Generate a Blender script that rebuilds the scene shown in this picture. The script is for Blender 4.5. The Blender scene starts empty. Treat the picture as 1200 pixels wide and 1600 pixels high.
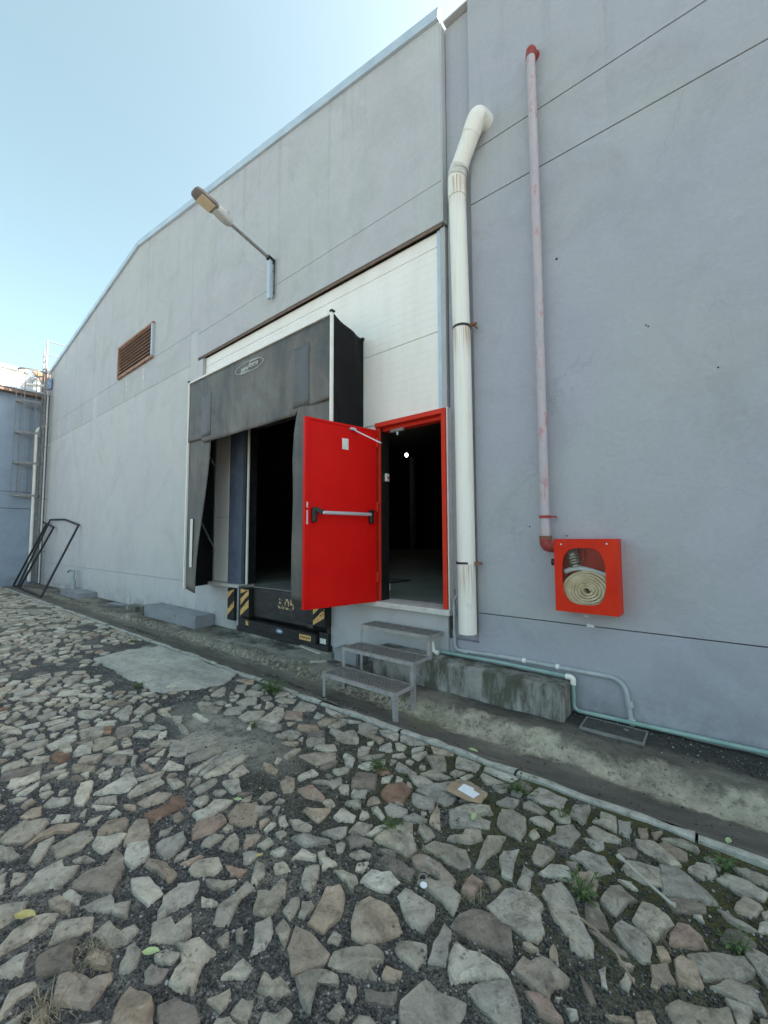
import bpy, bmesh, math, random
import numpy as np
from mathutils import Vector, Matrix
R = math.radians
rnd = random.Random(7)
S = bpy.context.scene
COL = S.collection

# ---------------------------------------------------------------- camera, sky, sun, exposure
cam_d = bpy.data.cameras.new('camera')
cam = bpy.data.objects.new('camera', cam_d)
COL.objects.link(cam)
cam_d.sensor_fit = 'VERTICAL'; cam_d.sensor_height = 24.0; cam_d.sensor_width = 18.0
cam_d.lens = 9.6
cam_d.clip_start = 0.05; cam_d.clip_end = 3000
YAW, PITCH, ROLL = R(38.79), R(3.724), R(0.203)
fw = Vector((-math.sin(YAW)*math.cos(PITCH), math.cos(YAW)*math.cos(PITCH), math.sin(PITCH)))
rt = Vector((math.cos(YAW), math.sin(YAW), 0)); dn = fw.cross(rt)
r2 = math.cos(ROLL)*rt + math.sin(ROLL)*dn
d2 = -math.sin(ROLL)*rt + math.cos(ROLL)*dn
CAM = Vector((0, -3.9, 1.62))
M = Matrix.Identity(4)
for i in range(3):
    M[i][0] = r2[i]; M[i][1] = -d2[i]; M[i][2] = -fw[i]; M[i][3] = CAM[i]
cam.matrix_world = M
S.camera = cam
S.render.resolution_x = 768; S.render.resolution_y = 1024

SUN_AZ, SUN_EL = R(44), R(42)           # azimuth measured from +Y towards +X
w = bpy.data.worlds.new('World'); S.world = w; w.use_nodes = True
nt = w.node_tree; nt.nodes.clear()
sky = nt.nodes.new('ShaderNodeTexSky'); sky.sky_type = 'NISHITA'
sky.sun_disc = False; sky.sun_elevation = SUN_EL; sky.sun_rotation = SUN_AZ
sky.altitude = 50; sky.air_density = 0.6; sky.dust_density = 4.0; sky.ozone_density = 2.0
hs = nt.nodes.new('ShaderNodeHueSaturation'); hs.inputs['Saturation'].default_value = 0.70; hs.inputs['Hue'].default_value = 0.442
bg = nt.nodes.new('ShaderNodeBackground'); bg.inputs['Strength'].default_value = 0.15
wo = nt.nodes.new('ShaderNodeOutputWorld')
nt.links.new(sky.outputs[0], hs.inputs['Color']); nt.links.new(hs.outputs[0], bg.inputs[0]); nt.links.new(bg.outputs[0], wo.inputs[0])

sl = bpy.data.lights.new('sun', 'SUN'); so = bpy.data.objects.new('sun', sl); COL.objects.link(so)
sl.energy = 5.0; sl.angle = R(0.53); sl.color = (1.0, 0.93, 0.82)
sd = Vector((math.sin(SUN_AZ)*math.cos(SUN_EL), math.cos(SUN_AZ)*math.cos(SUN_EL), math.sin(SUN_EL)))
so.rotation_euler = sd.to_track_quat('Z', 'Y').to_euler(); so.location = (0, 30, 40)

S.view_settings.view_transform = 'Standard'; S.view_settings.look = 'None'
S.view_settings.exposure = 1.75; S.view_settings.gamma = 1; S.view_settings.use_curve_mapping = False
S.cycles.max_bounces = 6; S.cycles.diffuse_bounces = 4

# ---------------------------------------------------------------- materials
def nn(t, kind, **kw):
    n = t.nodes.new(kind)
    for k, v in kw.items(): setattr(n, k, v)
    return n
def ramp(t, fac, stops):
    r = nn(t, 'ShaderNodeValToRGB'); cr = r.color_ramp
    while len(cr.elements) < len(stops): cr.elements.new(0.5)
    for e, (p, c) in zip(cr.elements, stops):
        e.position = p; e.color = (c, c, c, 1) if not isinstance(c, tuple) else (*c, 1)
    t.links.new(fac, r.inputs[0]); return r.outputs[0]
def noise(t, vec, scale, detail=4, rough=0.6, dist=0.0):
    n = nn(t, 'ShaderNodeTexNoise'); n.inputs['Scale'].default_value = scale
    n.inputs['Detail'].default_value = detail; n.inputs['Roughness'].default_value = rough
    n.inputs['Distortion'].default_value = dist
    t.links.new(vec, n.inputs['Vector']); return n.outputs['Fac']
def scaled(t, vec, sc, off=(0, 0, 0)):
    m = nn(t, 'ShaderNodeMapping'); m.inputs['Scale'].default_value = sc; m.inputs['Location'].default_value = off
    t.links.new(vec, m.inputs['Vector']); return m.outputs[0]
def mix(t, fac, a, b, mode='MIX'):
    m = nn(t, 'ShaderNodeMix', data_type='RGBA', blend_type=mode)
    for s, v in ((0, fac), (6, a), (7, b)):
        if hasattr(v, 'is_output'): t.links.new(v, m.inputs[s])
        elif s == 0: m.inputs[0].default_value = v
        else: m.inputs[s].default_value = (*v, 1)
    return m.outputs[2]
def math_(t, op, a, b=None):
    m = nn(t, 'ShaderNodeMath', operation=op)
    for i, v in enumerate((a, b)):
        if v is None: continue
        if hasattr(v, 'is_output'): t.links.new(v, m.inputs[i])
        else: m.inputs[i].default_value = v
    return m.outputs[0]
def smooth(t, v, a, b):
    m = nn(t, 'ShaderNodeMapRange', interpolation_type='SMOOTHSTEP')
    t.links.new(v, m.inputs[0]); m.inputs[1].default_value = a; m.inputs[2].default_value = b
    return m.outputs[0]
class Mat:
    def __init__(s, name, rough=0.7, metal=0.0, spec=0.4):
        s.m = bpy.data.materials.new(name); s.m.use_nodes = True; s.t = s.m.node_tree
        s.b = s.t.nodes['Principled BSDF']; s.b.inputs['Roughness'].default_value = rough
        s.b.inputs['Metallic'].default_value = metal; s.b.inputs['Specular IOR Level'].default_value = spec
        s.pos = nn(s.t, 'ShaderNodeNewGeometry').outputs['Position']
        x = nn(s.t, 'ShaderNodeSeparateXYZ'); s.t.links.new(s.pos, x.inputs[0]); s.x, s.y, s.z = x.outputs
    def color(s, c):
        if hasattr(c, 'is_output'): s.t.links.new(c, s.b.inputs['Base Color'])
        else: s.b.inputs['Base Color'].default_value = (*c, 1)
    def rough(s, v): s.t.links.new(v, s.b.inputs['Roughness'])
    def bump(s, h, strength=0.3, dist=0.01):
        b = nn(s.t, 'ShaderNodeBump'); b.inputs['Strength'].default_value = strength; b.inputs['Distance'].default_value = dist
        s.t.links.new(h, b.inputs['Height']); s.t.links.new(b.outputs[0], s.b.inputs['Normal'])
def simple(name, c1, c2, scale=8, rough=0.6, metal=0.0, bump=0.15, bdist=0.004, lo=.35, hi=.65, stretch=(1, 1, 1), spec=0.4):
    m = Mat(name, rough, metal, spec)
    v = scaled(m.t, m.pos, stretch)
    n = noise(m.t, v, scale, 6, .65)
    m.color(mix(m.t, ramp(m.t, n, [(lo, 0.0), (hi, 1.0)]), c1, c2))
    if bump: m.bump(noise(m.t, v, scale*6, 4), bump, bdist)
    return m.m

def plaster(name, base, base2, dirt=(.14, .13, .12)):
    m = Mat(name, 0.85, 0, 0.2); t = m.t
    big = noise(t, m.pos, .5, 3, .55, .6); mid = noise(t, m.pos, 2.2, 6, .64, .8); fine = noise(t, m.pos, 26, 4, .6); cl = noise(t, scaled(t, m.pos, (1, 1, 1), (11, 3, 5)), 1.0, 7, .66, 1.2)
    c = mix(t, ramp(t, big, [(.38, 0.), (.62, 1.)]), base, base2)
    c = mix(t, ramp(t, mid, [(.40, 0.), (.70, .40)]), c, tuple(v*1.16 for v in base2))
    c = mix(t, ramp(t, cl, [(.50, 0.), (.72, .55)]), c, tuple(v*.78 for v in base))
    c = mix(t, ramp(t, noise(t, scaled(t, m.pos, (1, 1, 1), (2, 7, 1)), 4.5, 8, .72, .5), [(.60, 0.), (.74, .30)]), c, (base[0]*.74, base[1]*.72, base[2]*.80))
    streak = math_(t, 'MULTIPLY', ramp(t, noise(t, scaled(t, m.pos, (5, 5, .14)), 1.0, 6, .66), [(.54, 0.), (.76, .5)]), smooth(t, m.z, 3.5, 8.5))
    c = mix(t, streak, c, tuple(v*.5 for v in base))
    vo = nn(t, 'ShaderNodeTexVoronoi', feature='DISTANCE_TO_EDGE'); vo.inputs['Scale'].default_value = .42
    va = nn(t, 'ShaderNodeVectorMath', operation='ADD'); nz = nn(t, 'ShaderNodeTexNoise'); nz.inputs['Scale'].default_value = 2.4; nz.inputs['Detail'].default_value = 6; t.links.new(m.pos, nz.inputs['Vector'])
    t.links.new(m.pos, va.inputs[0]); t.links.new(nz.outputs['Color'], va.inputs[1]); t.links.new(va.outputs[0], vo.inputs['Vector'])
    crack = math_(t, 'MULTIPLY', ramp(t, vo.outputs['Distance'], [(.0, .22), (.0045, 0.)]), ramp(t, noise(t, m.pos, .7, 3, .5), [(.50, 0.), (.60, 1.)]))
    c = mix(t, crack, c, tuple(v*.4 for v in base))
    low = math_(t, 'MULTIPLY', math_(t, 'SUBTRACT', 1.0, smooth(t, m.z, .02, .6)), ramp(t, noise(t, m.pos, 3.6, 8, .72), [(.42, 0.), (.66, .6)]))
    c = mix(t, low, c, dirt)                       # splashed dirt close to the ground
    scratch = ramp(t, noise(t, scaled(t, m.pos, (3, 3, 22), (5, 2, 8)), 1.4, 8, .75, 1.5), [(.685, 0.), (.71, .22)])
    c = mix(t, scratch, c, tuple(v*.6 for v in base))
    c = mix(t, ramp(t, fine, [(.3, .10), (.7, 0.)]), c, (.1, .1, .1))
    m.color(c)
    hsum = math_(t, 'ADD', math_(t, 'MULTIPLY', mid, .8), math_(t, 'MULTIPLY', fine, .12))
    m.bump(hsum, .35, .03)
    return m.m

MAT = {}
MAT['wall'] = plaster('wall_paint', (.485, .495, .48), (.475, .47, .485))
MAT['wall_low_shaded'] = plaster('wall_paint_shaded_low', (.38, .39, .42), (.37, .372, .43))  # darker copy of the wall paint; dimmer light low down put into the colour
MAT['wall_right_shaded'] = plaster('wall_paint_shaded_right', (.405, .415, .42), (.385, .385, .435))  # duller, more violet wall paint; weaker light on this wall is in the colour
MAT['wall_left_lit'] = plaster('wall_paint_lit_left', (.55, .55, .53), (.535, .525, .53))  # lighter copy of the wall paint; brighter light at left put into the colour
MAT['wall_blue'] = plaster('side_wall_paint', (.25, .31, .38), (.28, .34, .41))
MAT['backing'] = simple('joint_backing', (.10, .10, .105), (.16, .16, .165), 9, .9)
MAT['coping'] = simple('coping_metal', (.45, .52, .58), (.55, .62, .68), 3, .45, .3)
MAT['galv'] = simple('galvanised', (.42, .46, .50), (.56, .60, .63), 30, .42, .7)
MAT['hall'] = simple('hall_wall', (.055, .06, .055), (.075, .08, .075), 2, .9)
MAT['hallfloor'] = simple('hall_floor', (.26, .28, .24), (.36, .38, .33), 1.4, .5)
MAT['lintel'] = simple('rust_lintel', (.16, .11, .09), (.26, .19, .15), 14, .85)
MAT['white_paint'] = simple('white_paint', (.76, .74, .68), (.84, .82, .78), 6, .6)
MAT['stone_sill'] = simple('sill_concrete', (.54, .53, .49), (.68, .66, .62), 9, .85, bump=.4)
MAT['black_frame'] = simple('black_steel', (.012, .012, .013), (.03, .03, .032), 12, .5)
MAT['black_fabric'] = simple('black_fabric', (.006, .006, .007), (.011, .011, .012), 6, .7, spec=.18)
MAT['post_blue'] = simple('blue_post', (.10, .125, .18), (.15, .18, .24), 3, .6)
MAT['ladder_steel'] = simple('ladder_steel', (.17, .17, .17), (.26, .26, .25), 12, .6, .2)
MAT['mesh_dark'] = simple('tread_steel', (.13, .127, .12), (.23, .222, .21), 25, .65, .2)
MAT['steel_old'] = simple('old_steel', (.20, .20, .195), (.30, .295, .28), 18, .6, .35)
MAT['pvc_green'] = simple('pvc_green', (.20, .33, .30), (.30, .42, .38), 7, .5)
MAT['pvc_grey'] = simple('pvc_grey', (.30, .34, .36), (.44, .46, .46), 9, .55)
MAT['pvc_white'] = simple('pvc_white', (.74, .72, .66), (.82, .80, .75), 5, .5)
MAT['plastic_black'] = simple('black_plastic', (.012, .012, .012), (.02, .02, .02), 20, .4)
MAT['leaf'] = simple('leaf_green', (.045, .085, .025), (.085, .135, .045), 40, .6)
MAT['leaf_dry'] = simple('leaf_dry', (.34, .29, .10), (.45, .38, .15), 60, .7)
MAT['leaf_pale'] = simple('leaf_pale', (.30, .40, .18), (.40, .48, .24), 60, .7)
MAT['straw'] = simple('straw', (.16, .14, .09), (.26, .23, .16), 40, .9)
MAT['bone'] = simple('dry_stick', (.34, .32, .27), (.46, .44, .38), 30, .85)
MAT['twig'] = simple('twig', (.22, .16, .11), (.30, .23, .17), 40, .85)
MAT['card'] = simple('cardboard', (.30, .22, .14), (.38, .29, .19), 12, .9)
MAT['paper'] = simple('paper', (.66, .70, .74), (.74, .76, .78), 20, .8)
MAT['yellow'] = simple('hazard_yellow', (.62, .36, .10), (.70, .46, .18), 18, .7)
MAT['wood_off'] = simple('offcut_wood', (.40, .36, .30), (.52, .48, .42), 16, .85)
MAT['red_tile'] = simple('roof_tile', (.30, .12, .06), (.42, .20, .11), 5, .8)
MAT['white_house'] = simple('white_render', (.72, .70, .64), (.78, .76, .71), 2, .8)
MAT['blue_box'] = simple('blue_plastic', (.22, .34, .55), (.50, .58, .70), 9, .5)
MAT['rubber'] = simple('rubber', (.010, .010, .010), (.022, .021, .02), 9, .75)

def make_louver():
    m = Mat('rusty_louvre', .8); t = m.t
    n = noise(t, scaled(t, m.pos, (1, 1, 3)), 5, 6, .7)
    m.color(ramp(t, n, [(.3, (.20, .09, .055)), (.5, (.34, .19, .13)), (.72, (.42, .33, .28))])); m.bump(noise(t, m.pos, 40), .3, .004); return m.m
MAT['louver'] = make_louver()

def make_insul():
    m = Mat('insulated_panel', .5, 0, .4); t = m.t
    wv = nn(t, 'ShaderNodeTexWave', wave_type='BANDS', bands_direction='Z', wave_profile='SIN'); wv.inputs['Scale'].default_value = 3.3
    t.links.new(m.pos, wv.inputs['Vector'])
    g = ramp(t, wv.outputs['Fac'], [(0.0, 0.0), (.05, 1.0)])
    grime = ramp(t, noise(t, scaled(t, m.pos, (2, 2, .4)), 1.6, 6, .65), [(.45, 0.), (.8, .5)])
    c = mix(t, grime, (.88, .84, .78), (.72, .65, .56)); m.color(c); m.bump(g, .5, .004); return m.m
MAT['insul'] = make_insul()

def make_curtain():
    m = Mat('curtain_fabric', .55, 0, .45); t = m.t
    a = noise(t, scaled(t, m.pos, (1, 1, .55)), 1.7, 7, .7, .5); b = noise(t, scaled(t, m.pos, (6, 6, .7)), 1.2, 5, .7)
    c = ramp(t, a, [(.34, (.042, .042, .043)), (.48, (.085, .080, .074)), (.58, (.13, .112, .093)), (.70, (.165, .16, .155))])
    c = mix(t, ramp(t, b, [(.5, 0.), (.75, .45)]), c, (.16, .16, .16))
    sc = ramp(t, noise(t, scaled(t, m.pos, (14, 14, 2)), 2, 8, .8), [(.66, 0.), (.74, .5)])
    c = mix(t, sc, c, (.24, .235, .225)); m.color(c); m.bump(noise(t, m.pos, 90, 2), .12, .002)
    return m.m
MAT['curtain'] = make_curtain()
MAT['curtain_patch'] = simple('curtain_patch', (.085, .085, .086), (.125, .125, .127), 4, .55, stretch=(1, 1, .4))

def make_red(name, c1, c2, dirt, rough=.35, amt=.5):
    m = Mat(name, rough, 0, .14); t = m.t
    n = noise(t, m.pos, 3.5, 6, .65)
    c = mix(t, ramp(t, n, [(.35, 0.), (.7, 1.)]), c1, c2)
    d = ramp(t, noise(t, scaled(t, m.pos, (1, 1, .5), (4, 4, 4)), 7, 8, .72), [(.58, 0.), (.74, amt)])
    c = mix(t, d, c, dirt); m.color(c); m.bump(noise(t, m.pos, 60, 3), .05, .002)
    m.rough(ramp(t, n, [(.3, rough), (.8, rough+.25)])); return m.m
MAT['red_door'] = make_red('red_door_paint', (.60, .004, .003), (.66, .007, .004), (.36, .03, .02), .42, .3)
MAT['red_dull'] = make_red('dull_red_paint', (.28, .05, .045), (.36, .08, .07), (.30, .22, .22), .6, .6)
MAT['red_frame'] = make_red('red_frame_paint', (.62, .035, .018), (.66, .05, .025), (.40, .14, .10), .45, .4)
MAT['red_cabinet'] = make_red('red_cabinet_paint', (.58, .022, .006), (.66, .038, .010), (.36, .02, .008), .38, .6)
def make_redpipe():
    m = Mat('peeling_red_pipe', .7); t = m.t
    n = noise(t, scaled(t, m.pos, (1, 1, .35)), 9, 8, .75); n2 = noise(t, scaled(t, m.pos, (1, 1, .6)), 2.2, 6, .7)
    c = ramp(t, n, [(.40, (.40, .36, .39)), (.54, (.47, .42, .44)), (.62, (.44, .24, .24)), (.71, (.48, .10, .09))])
    c = mix(t, ramp(t, n2, [(.52, 0.), (.68, .85)]), c, (.47, .44, .47)); m.color(c); m.bump(n, .4, .006); return m.m
MAT['redpipe'] = make_redpipe()
def make_drain():
    m = Mat('drain_pvc', .5, 0, .4); t = m.t
    st = ramp(t, noise(t, scaled(t, m.pos, (16, 16, .6)), 1.2, 6, .7), [(.52, 0.), (.8, .55)])
    c = mix(t, st, (.80, .78, .71), (.56, .43, .29))
    g = ramp(t, noise(t, m.pos, 5, 7, .7), [(.6, 0.), (.75, .5)])
    for zc in (3.83, 1.36, 5.5):                  # rust washed down from the clamps
        dz = math_(t, 'MULTIPLY', smooth(t, m.z, zc-.45, zc-.01), math_(t, 'LESS_THAN', m.z, zc))
        c = mix(t, math_(t, 'MULTIPLY', dz, ramp(t, noise(t, scaled(t, m.pos, (30, 30, .8)), 1.5, 6, .7), [(.45, 0.), (.62, .9)])), c, (.40, .22, .10))
    m.color(mix(t, g, c, (.36, .37, .36))); m.bump(noise(t, m.pos, 30), .08, .003); return m.m
MAT['drain'] = make_drain()
def make_ledge():
    m = Mat('mossy_concrete', .9, 0, .2); t = m.t
    n = noise(t, m.pos, 3, 8, .72); n2 = noise(t, scaled(t, m.pos, (3, 3, .8)), 2.0, 7, .7); f = noise(t, m.pos, 60, 4)
    c = ramp(t, n, [(.3, (.19, .18, .165)), (.5, (.30, .29, .27)), (.7, (.40, .395, .37))])
    c = mix(t, ramp(t, n2, [(.42, 0.), (.58, .85)]), c, (.065, .068, .045))
    c = mix(t, ramp(t, noise(t, m.pos, 16, 6, .7), [(.66, 0.), (.72, .7)]), c, (.40, .39, .35)); m.color(c)
    m.bump(math_(t, 'ADD', n, math_(t, 'MULTIPLY', f, .4)), .5, .02); return m.m
MAT['ledge'] = make_ledge()
def make_block():
    m = Mat('painted_block', .85, 0, .2); t = m.t
    n = noise(t, m.pos, 2.4, 7, .7); f = noise(t, m.pos, 50, 4)
    c = ramp(t, n, [(.3, (.22, .235, .25)), (.6, (.29, .30, .315))])
    c = mix(t, ramp(t, noise(t, m.pos, 5, 7, .72), [(.56, 0.), (.68, .7)]), c, (.11, .11, .085)); m.color(c); m.bump(math_(t, 'ADD', n, math_(t, 'MULTIPLY', f, .4)), .4, .015); return m.m
MAT['block'] = make_block()
def make_apron():
    m = Mat('apron_concrete', .92, 0, .2); t = m.t
    wob = math_(t, 'MULTIPLY', math_(t, 'SUBTRACT', noise(t, scaled(t, m.pos, (1, 1, 1), (4, 0, 0)), 2.6, 8, .72), .5), .42)
    yy = math_(t, 'ADD', m.y, wob)
    a = noise(t, scaled(t, m.pos, (.6, 1.4, 1)), 1.5, 9, .74); b = noise(t, m.pos, 7, 8, .75); f = noise(t, m.pos, 70, 5, .75); g = noise(t, m.pos, 22, 6, .75)
    c = ramp(t, a, [(.34, (.075, .070, .060)), (.46, (.145, .135, .112)), (.58, (.225, .21, .172)), (.72, (.34, .32, .265))])
    # rough pale concrete in front of the dock
    dx = math_(t, 'ABSOLUTE', math_(t, 'ADD', m.x, 4.9)); dock = math_(t, 'MULTIPLY', math_(t, 'SUBTRACT', 1.0, smooth(t, dx, .9, 1.9)), smooth(t, yy, -.62, -.42))
    c = mix(t, math_(t, 'MULTIPLY', dock, ramp(t, b, [(.35, .3), (.6, .95)])), c, (.38, .37, .32))
    # dark soil caught behind the lip
    soil = math_(t, 'MULTIPLY', smooth(t, yy, -.72, -.56), math_(t, 'SUBTRACT', 1.0, smooth(t, yy, -.50, -.36)))
    c = mix(t, math_(t, 'MULTIPLY', soil, ramp(t, noise(t, scaled(t, m.pos, (.5, 2, 1), (2, 5, 0)), 2.4, 8, .75), [(.42, 0.), (.58, .85)])), c, (.075, .065, .052))
    # the worn lip shows pale aggregate, mostly towards the right
    lip = math_(t, 'MULTIPLY', smooth(t, yy, -.67, -.60), math_(t, 'SUBTRACT', 1.0, smooth(t, yy, -.54, -.46)))
    lip = math_(t, 'MULTIPLY', lip, ramp(t, math_(t, 'ADD', g, math_(t, 'MULTIPLY', smooth(t, m.x, -4.5, -1.0), .16)), [(.48, 0.), (.64, .95)]))
    lip = math_(t, 'MULTIPLY', lip, ramp(t, noise(t, scaled(t, m.pos, (.8, 1.6, 1), (3, 1, 0)), 1.7, 8, .75), [(.36, .15), (.58, 1.)]))
    c = mix(t, lip, c, (.52, .47, .36))
    # black algae by the wall
    wallside = math_(t, 'MULTIPLY', smooth(t, yy, -.44, -.26), ramp(t, math_(t, 'ADD', noise(t, m.pos, 1.9, 8, .75), math_(t, 'MULTIPLY', smooth(t, m.x, -2.5, -.8), .2)), [(.46, 0.), (.60, .93)]))
    c = mix(t, wallside, c, (.045, .045, .043))
    # silt lying in the gutter bed
    silt = math_(t, 'MULTIPLY', math_(t, 'SUBTRACT', 1.0, smooth(t, yy, -.78, -.64)), ramp(t, noise(t, scaled(t, m.pos, (.5, 2.2, 1), (7, 0, 0)), 2.0, 8, .72), [(.3, 0.1), (.6, .8)]))
    c = mix(t, silt, c, (.115, .108, .095))
    c = mix(t, ramp(t, b, [(.60, 0.), (.70, .6)]), c, (.06, .06, .055))
    c = mix(t, ramp(t, g, [(.62, 0.), (.70, .5)]), c, (.075, .07, .06))
    c = mix(t, ramp(t, f, [(.60, 0.), (.70, .6)]), c, (.40, .39, .34))
    moss = math_(t, 'MULTIPLY', smooth(t, m.x, -14, -2), ramp(t, noise(t, scaled(t, m.pos, (1, 1, 1), (1, 8, 2)), 1.1, 6, .7), [(.55, 0.), (.7, .4)]))
    c = mix(t, moss, c, (.18, .18, .075))
    m.color(c); m.bump(math_(t, 'ADD', math_(t, 'MULTIPLY', b, .7), math_(t, 'ADD', math_(t, 'MULTIPLY', f, .35), math_(t, 'MULTIPLY', g, .6))), .9, .025); return m.m
MAT['apron'] = make_apron()
def make_patch():
    m = Mat('patch_concrete', .9, 0, .2); t = m.t
    a = noise(t, scaled(t, m.pos, (.8, 1.6, 1)), 1.6, 8, .7); f = noise(t, m.pos, 55, 5, .7)
    c = ramp(t, a, [(.34, (.27, .27, .24)), (.5, (.40, .395, .35)), (.66, (.54, .53, .465))])
    c = mix(t, ramp(t, noise(t, m.pos, 9, 7, .75), [(.53, 0.), (.66, .6)]), c, (.19, .185, .165)); c = mix(t, ramp(t, f, [(.53, 0.), (.64, .55)]), c, (.20, .195, .175)); c = mix(t, ramp(t, noise(t, scaled(t, m.pos, (.6, 3, 1)), 3.5, 8, .75), [(.55, 0.), (.68, .5)]), c, (.24, .235, .21)); m.color(c)
    m.bump(math_(t, 'ADD', a, math_(t, 'MULTIPLY', f, .5)), .6, .02); return m.m
MAT['patch'] = make_patch()
def make_kerb():
    m = Mat('kerb_concrete', .9, 0, .2); t = m.t
    f = noise(t, m.pos, 14, 8, .75)
    m.color(ramp(t, f, [(.32, (.13, .125, .105)), (.45, (.36, .355, .31)), (.62, (.48, .475, .42)), (.75, (.56, .55, .49))])); m.bump(noise(t, m.pos, 40, 6, .7), .6, .012); return m.m
MAT['kerb'] = make_kerb()
def gravel_col(m):
    t = m.t
    n = noise(t, m.pos, 34, 6, .75); big = noise(t, m.pos, 1.3, 6, .65); v = nn(t, 'ShaderNodeTexVoronoi'); v.inputs['Scale'].default_value = 95; t.links.new(m.pos, v.inputs['Vector'])
    sep = nn(t, 'ShaderNodeSeparateColor'); t.links.new(v.outputs['Color'], sep.inputs[0])
    c = ramp(t, sep.outputs[0], [(0., (.034, .035, .034)), (.5, (.070, .071, .068)), (.86, (.115, .115, .11)), (.97, (.24, .24, .23))])
    c = mix(t, ramp(t, n, [(.4, 0.), (.7, .5)]), c, (.075, .078, .076))
    # pale dust drifted over the gravel
    dn = noise(t, m.pos, 2.6, 7, .7); c = mix(t, ramp(t, dn, [(.46, 0.), (.62, .65)]), c, mix(t, ramp(t, noise(t, m.pos, 120, 3, .8), [(.42, 0.), (.58, 1.)]), (.075, .078, .075), (.33, .31, .26)))
    vx = math_(t, 'MULTIPLY', math_(t, 'ADD', m.x, 3.25), .95); vy = math_(t, 'MULTIPLY', math_(t, 'ADD', m.y, 1.98), 2.9)
    d = math_(t, 'SQRT', math_(t, 'ADD', math_(t, 'MULTIPLY', vx, vx), math_(t, 'MULTIPLY', vy, vy)))
    spot = math_(t, 'MULTIPLY', math_(t, 'SUBTRACT', 1.0, smooth(t, d, .35, 1.0)), ramp(t, noise(t, m.pos, 4.5, 8, .75), [(.36, 0.), (.56, .85)]))
    c = mix(t, spot, c, (.36, .35, .29))
    # moss between the stones towards the kerb
    ms = math_(t, 'MULTIPLY', smooth(t, m.x, -3.4, -1.2), smooth(t, m.y, -2.9, -1.4))
    ms = math_(t, 'MULTIPLY', ms, ramp(t, noise(t, m.pos, 4.2, 6, .7), [(.36, 0.), (.50, .9)]))
    c = mix(t, ms, c, (.075, .075, .026))
    m2 = ramp(t, noise(t, scaled(t, m.pos, (1, 1, 1), (9, 3, 1)), 2.0, 6, .7), [(.6, 0.), (.7, .55)])
    c = mix(t, m2, c, (.075, .075, .045))
    far = math_(t, 'MULTIPLY', math_(t, 'SUBTRACT', 1.0, smooth(t, m.x, -12, -7)), ramp(t, big, [(.4, .2), (.65, .75)]))
    c = mix(t, far, c, (.17, .165, .125))
    return c, v
def make_gravel():
    m = Mat('dark_gravel', .95, 0, .2); c, v = gravel_col(m); m.color(c); t = m.t
    h = math_(t, 'ADD', math_(t, 'MULTIPLY', v.outputs['Distance'], -1.0), noise(t, m.pos, 30, 6, .7))
    m.bump(h, .8, .012); return m.m
MAT['gravel'] = make_gravel()
def make_yard_far():                              # the paved yard beyond the modelled stones
    m = Mat('yard_paving', .92, 0, .2); t = m.t
    v = nn(t, 'ShaderNodeTexVoronoi', feature='DISTANCE_TO_EDGE'); v.inputs['Scale'].default_value = 4.2; t.links.new(m.pos, v.inputs['Vector'])
    c = ramp(t, v.outputs['Distance'], [(.07, (.09, .092, .09)), (.12, (.34, .325, .29))])
    m.color(mix(t, ramp(t, noise(t, m.pos, .4, 6, .7), [(.4, 0.), (.7, .5)]), c, (.17, .165, .145))); return m.m
MAT['yard_far'] = make_yard_far()
def make_chip():
    m = Mat('gravel_chip', .85, 0, .3); t = m.t
    a = nn(t, 'ShaderNodeAttribute', attribute_name='tint')
    m.color(a.outputs['Color']); return m.m
MAT['chip'] = make_chip()
def make_stone():
    m = Mat('paving_stone', .85, 0, .25); t = m.t
    a = nn(t, 'ShaderNodeAttribute', attribute_name='tint').outputs['Color']
    n = noise(t, m.pos, 9, 8, .7, .6); f = noise(t, m.pos, 60, 6, .75); b = noise(t, m.pos, 22, 6, .7)
    c = mix(t, 1.0, a, ramp(t, n, [(.3, .50), (.5, 1.0), (.72, 1.38)]), 'MULTIPLY')
    c = mix(t, ramp(t, noise(t, m.pos, 3.2, 5, .6), [(.42, 0.), (.7, .4)]), c, mix(t, 1.0, c, (1.12, .98, .80), 'MULTIPLY'))
    c = mix(t, ramp(t, b, [(.54, 0.), (.68, .65)]), c, (.115, .10, .08))
    c = mix(t, ramp(t, f, [(.58, 0.), (.68, .62)]), c, (.085, .083, .078))
    c = mix(t, ramp(t, noise(t, scaled(t, m.pos, (1, 1, 1), (3, 3, 3)), 7, 7, .74), [(.56, 0.), (.70, .55)]), c, (.50, .485, .435))
    pit = nn(t, 'ShaderNodeTexVoronoi'); pit.inputs['Scale'].default_value = 26; t.links.new(scaled(t, m.pos, (1, 1, .3)), pit.inputs['Vector'])
    pm = math_(t, 'MULTIPLY', ramp(t, pit.outputs['Distance'], [(.10, 1.0), (.26, 0.)]), ramp(t, noise(t, m.pos, 5, 4, .6), [(.5, 0.), (.62, .8)]))
    c = mix(t, pm, c, (.07, .065, .058))
    m.color(c)
    n = math_(t, 'SUBTRACT', n, math_(t, 'MULTIPLY', pm, .35))
    h = math_(t, 'ADD', n, math_(t, 'ADD', math_(t, 'MULTIPLY', f, .25), math_(t, 'MULTIPLY', b, .5)))
    m.bump(h, .95, .032); return m.m
MAT['stone'] = make_stone()
def make_step():
    m = Mat('stair_steel', .65, .3, .4); t = m.t
    n = noise(t, m.pos, 12, 7, .7)
    c = ramp(t, n, [(.3, (.24, .235, .23)), (.55, (.38, .37, .36)), (.68, (.42, .37, .33)), (.8, (.38, .19, .10))]); m.color(c); m.bump(n, .3, .004); return m.m
MAT['step'] = make_step()
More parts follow.
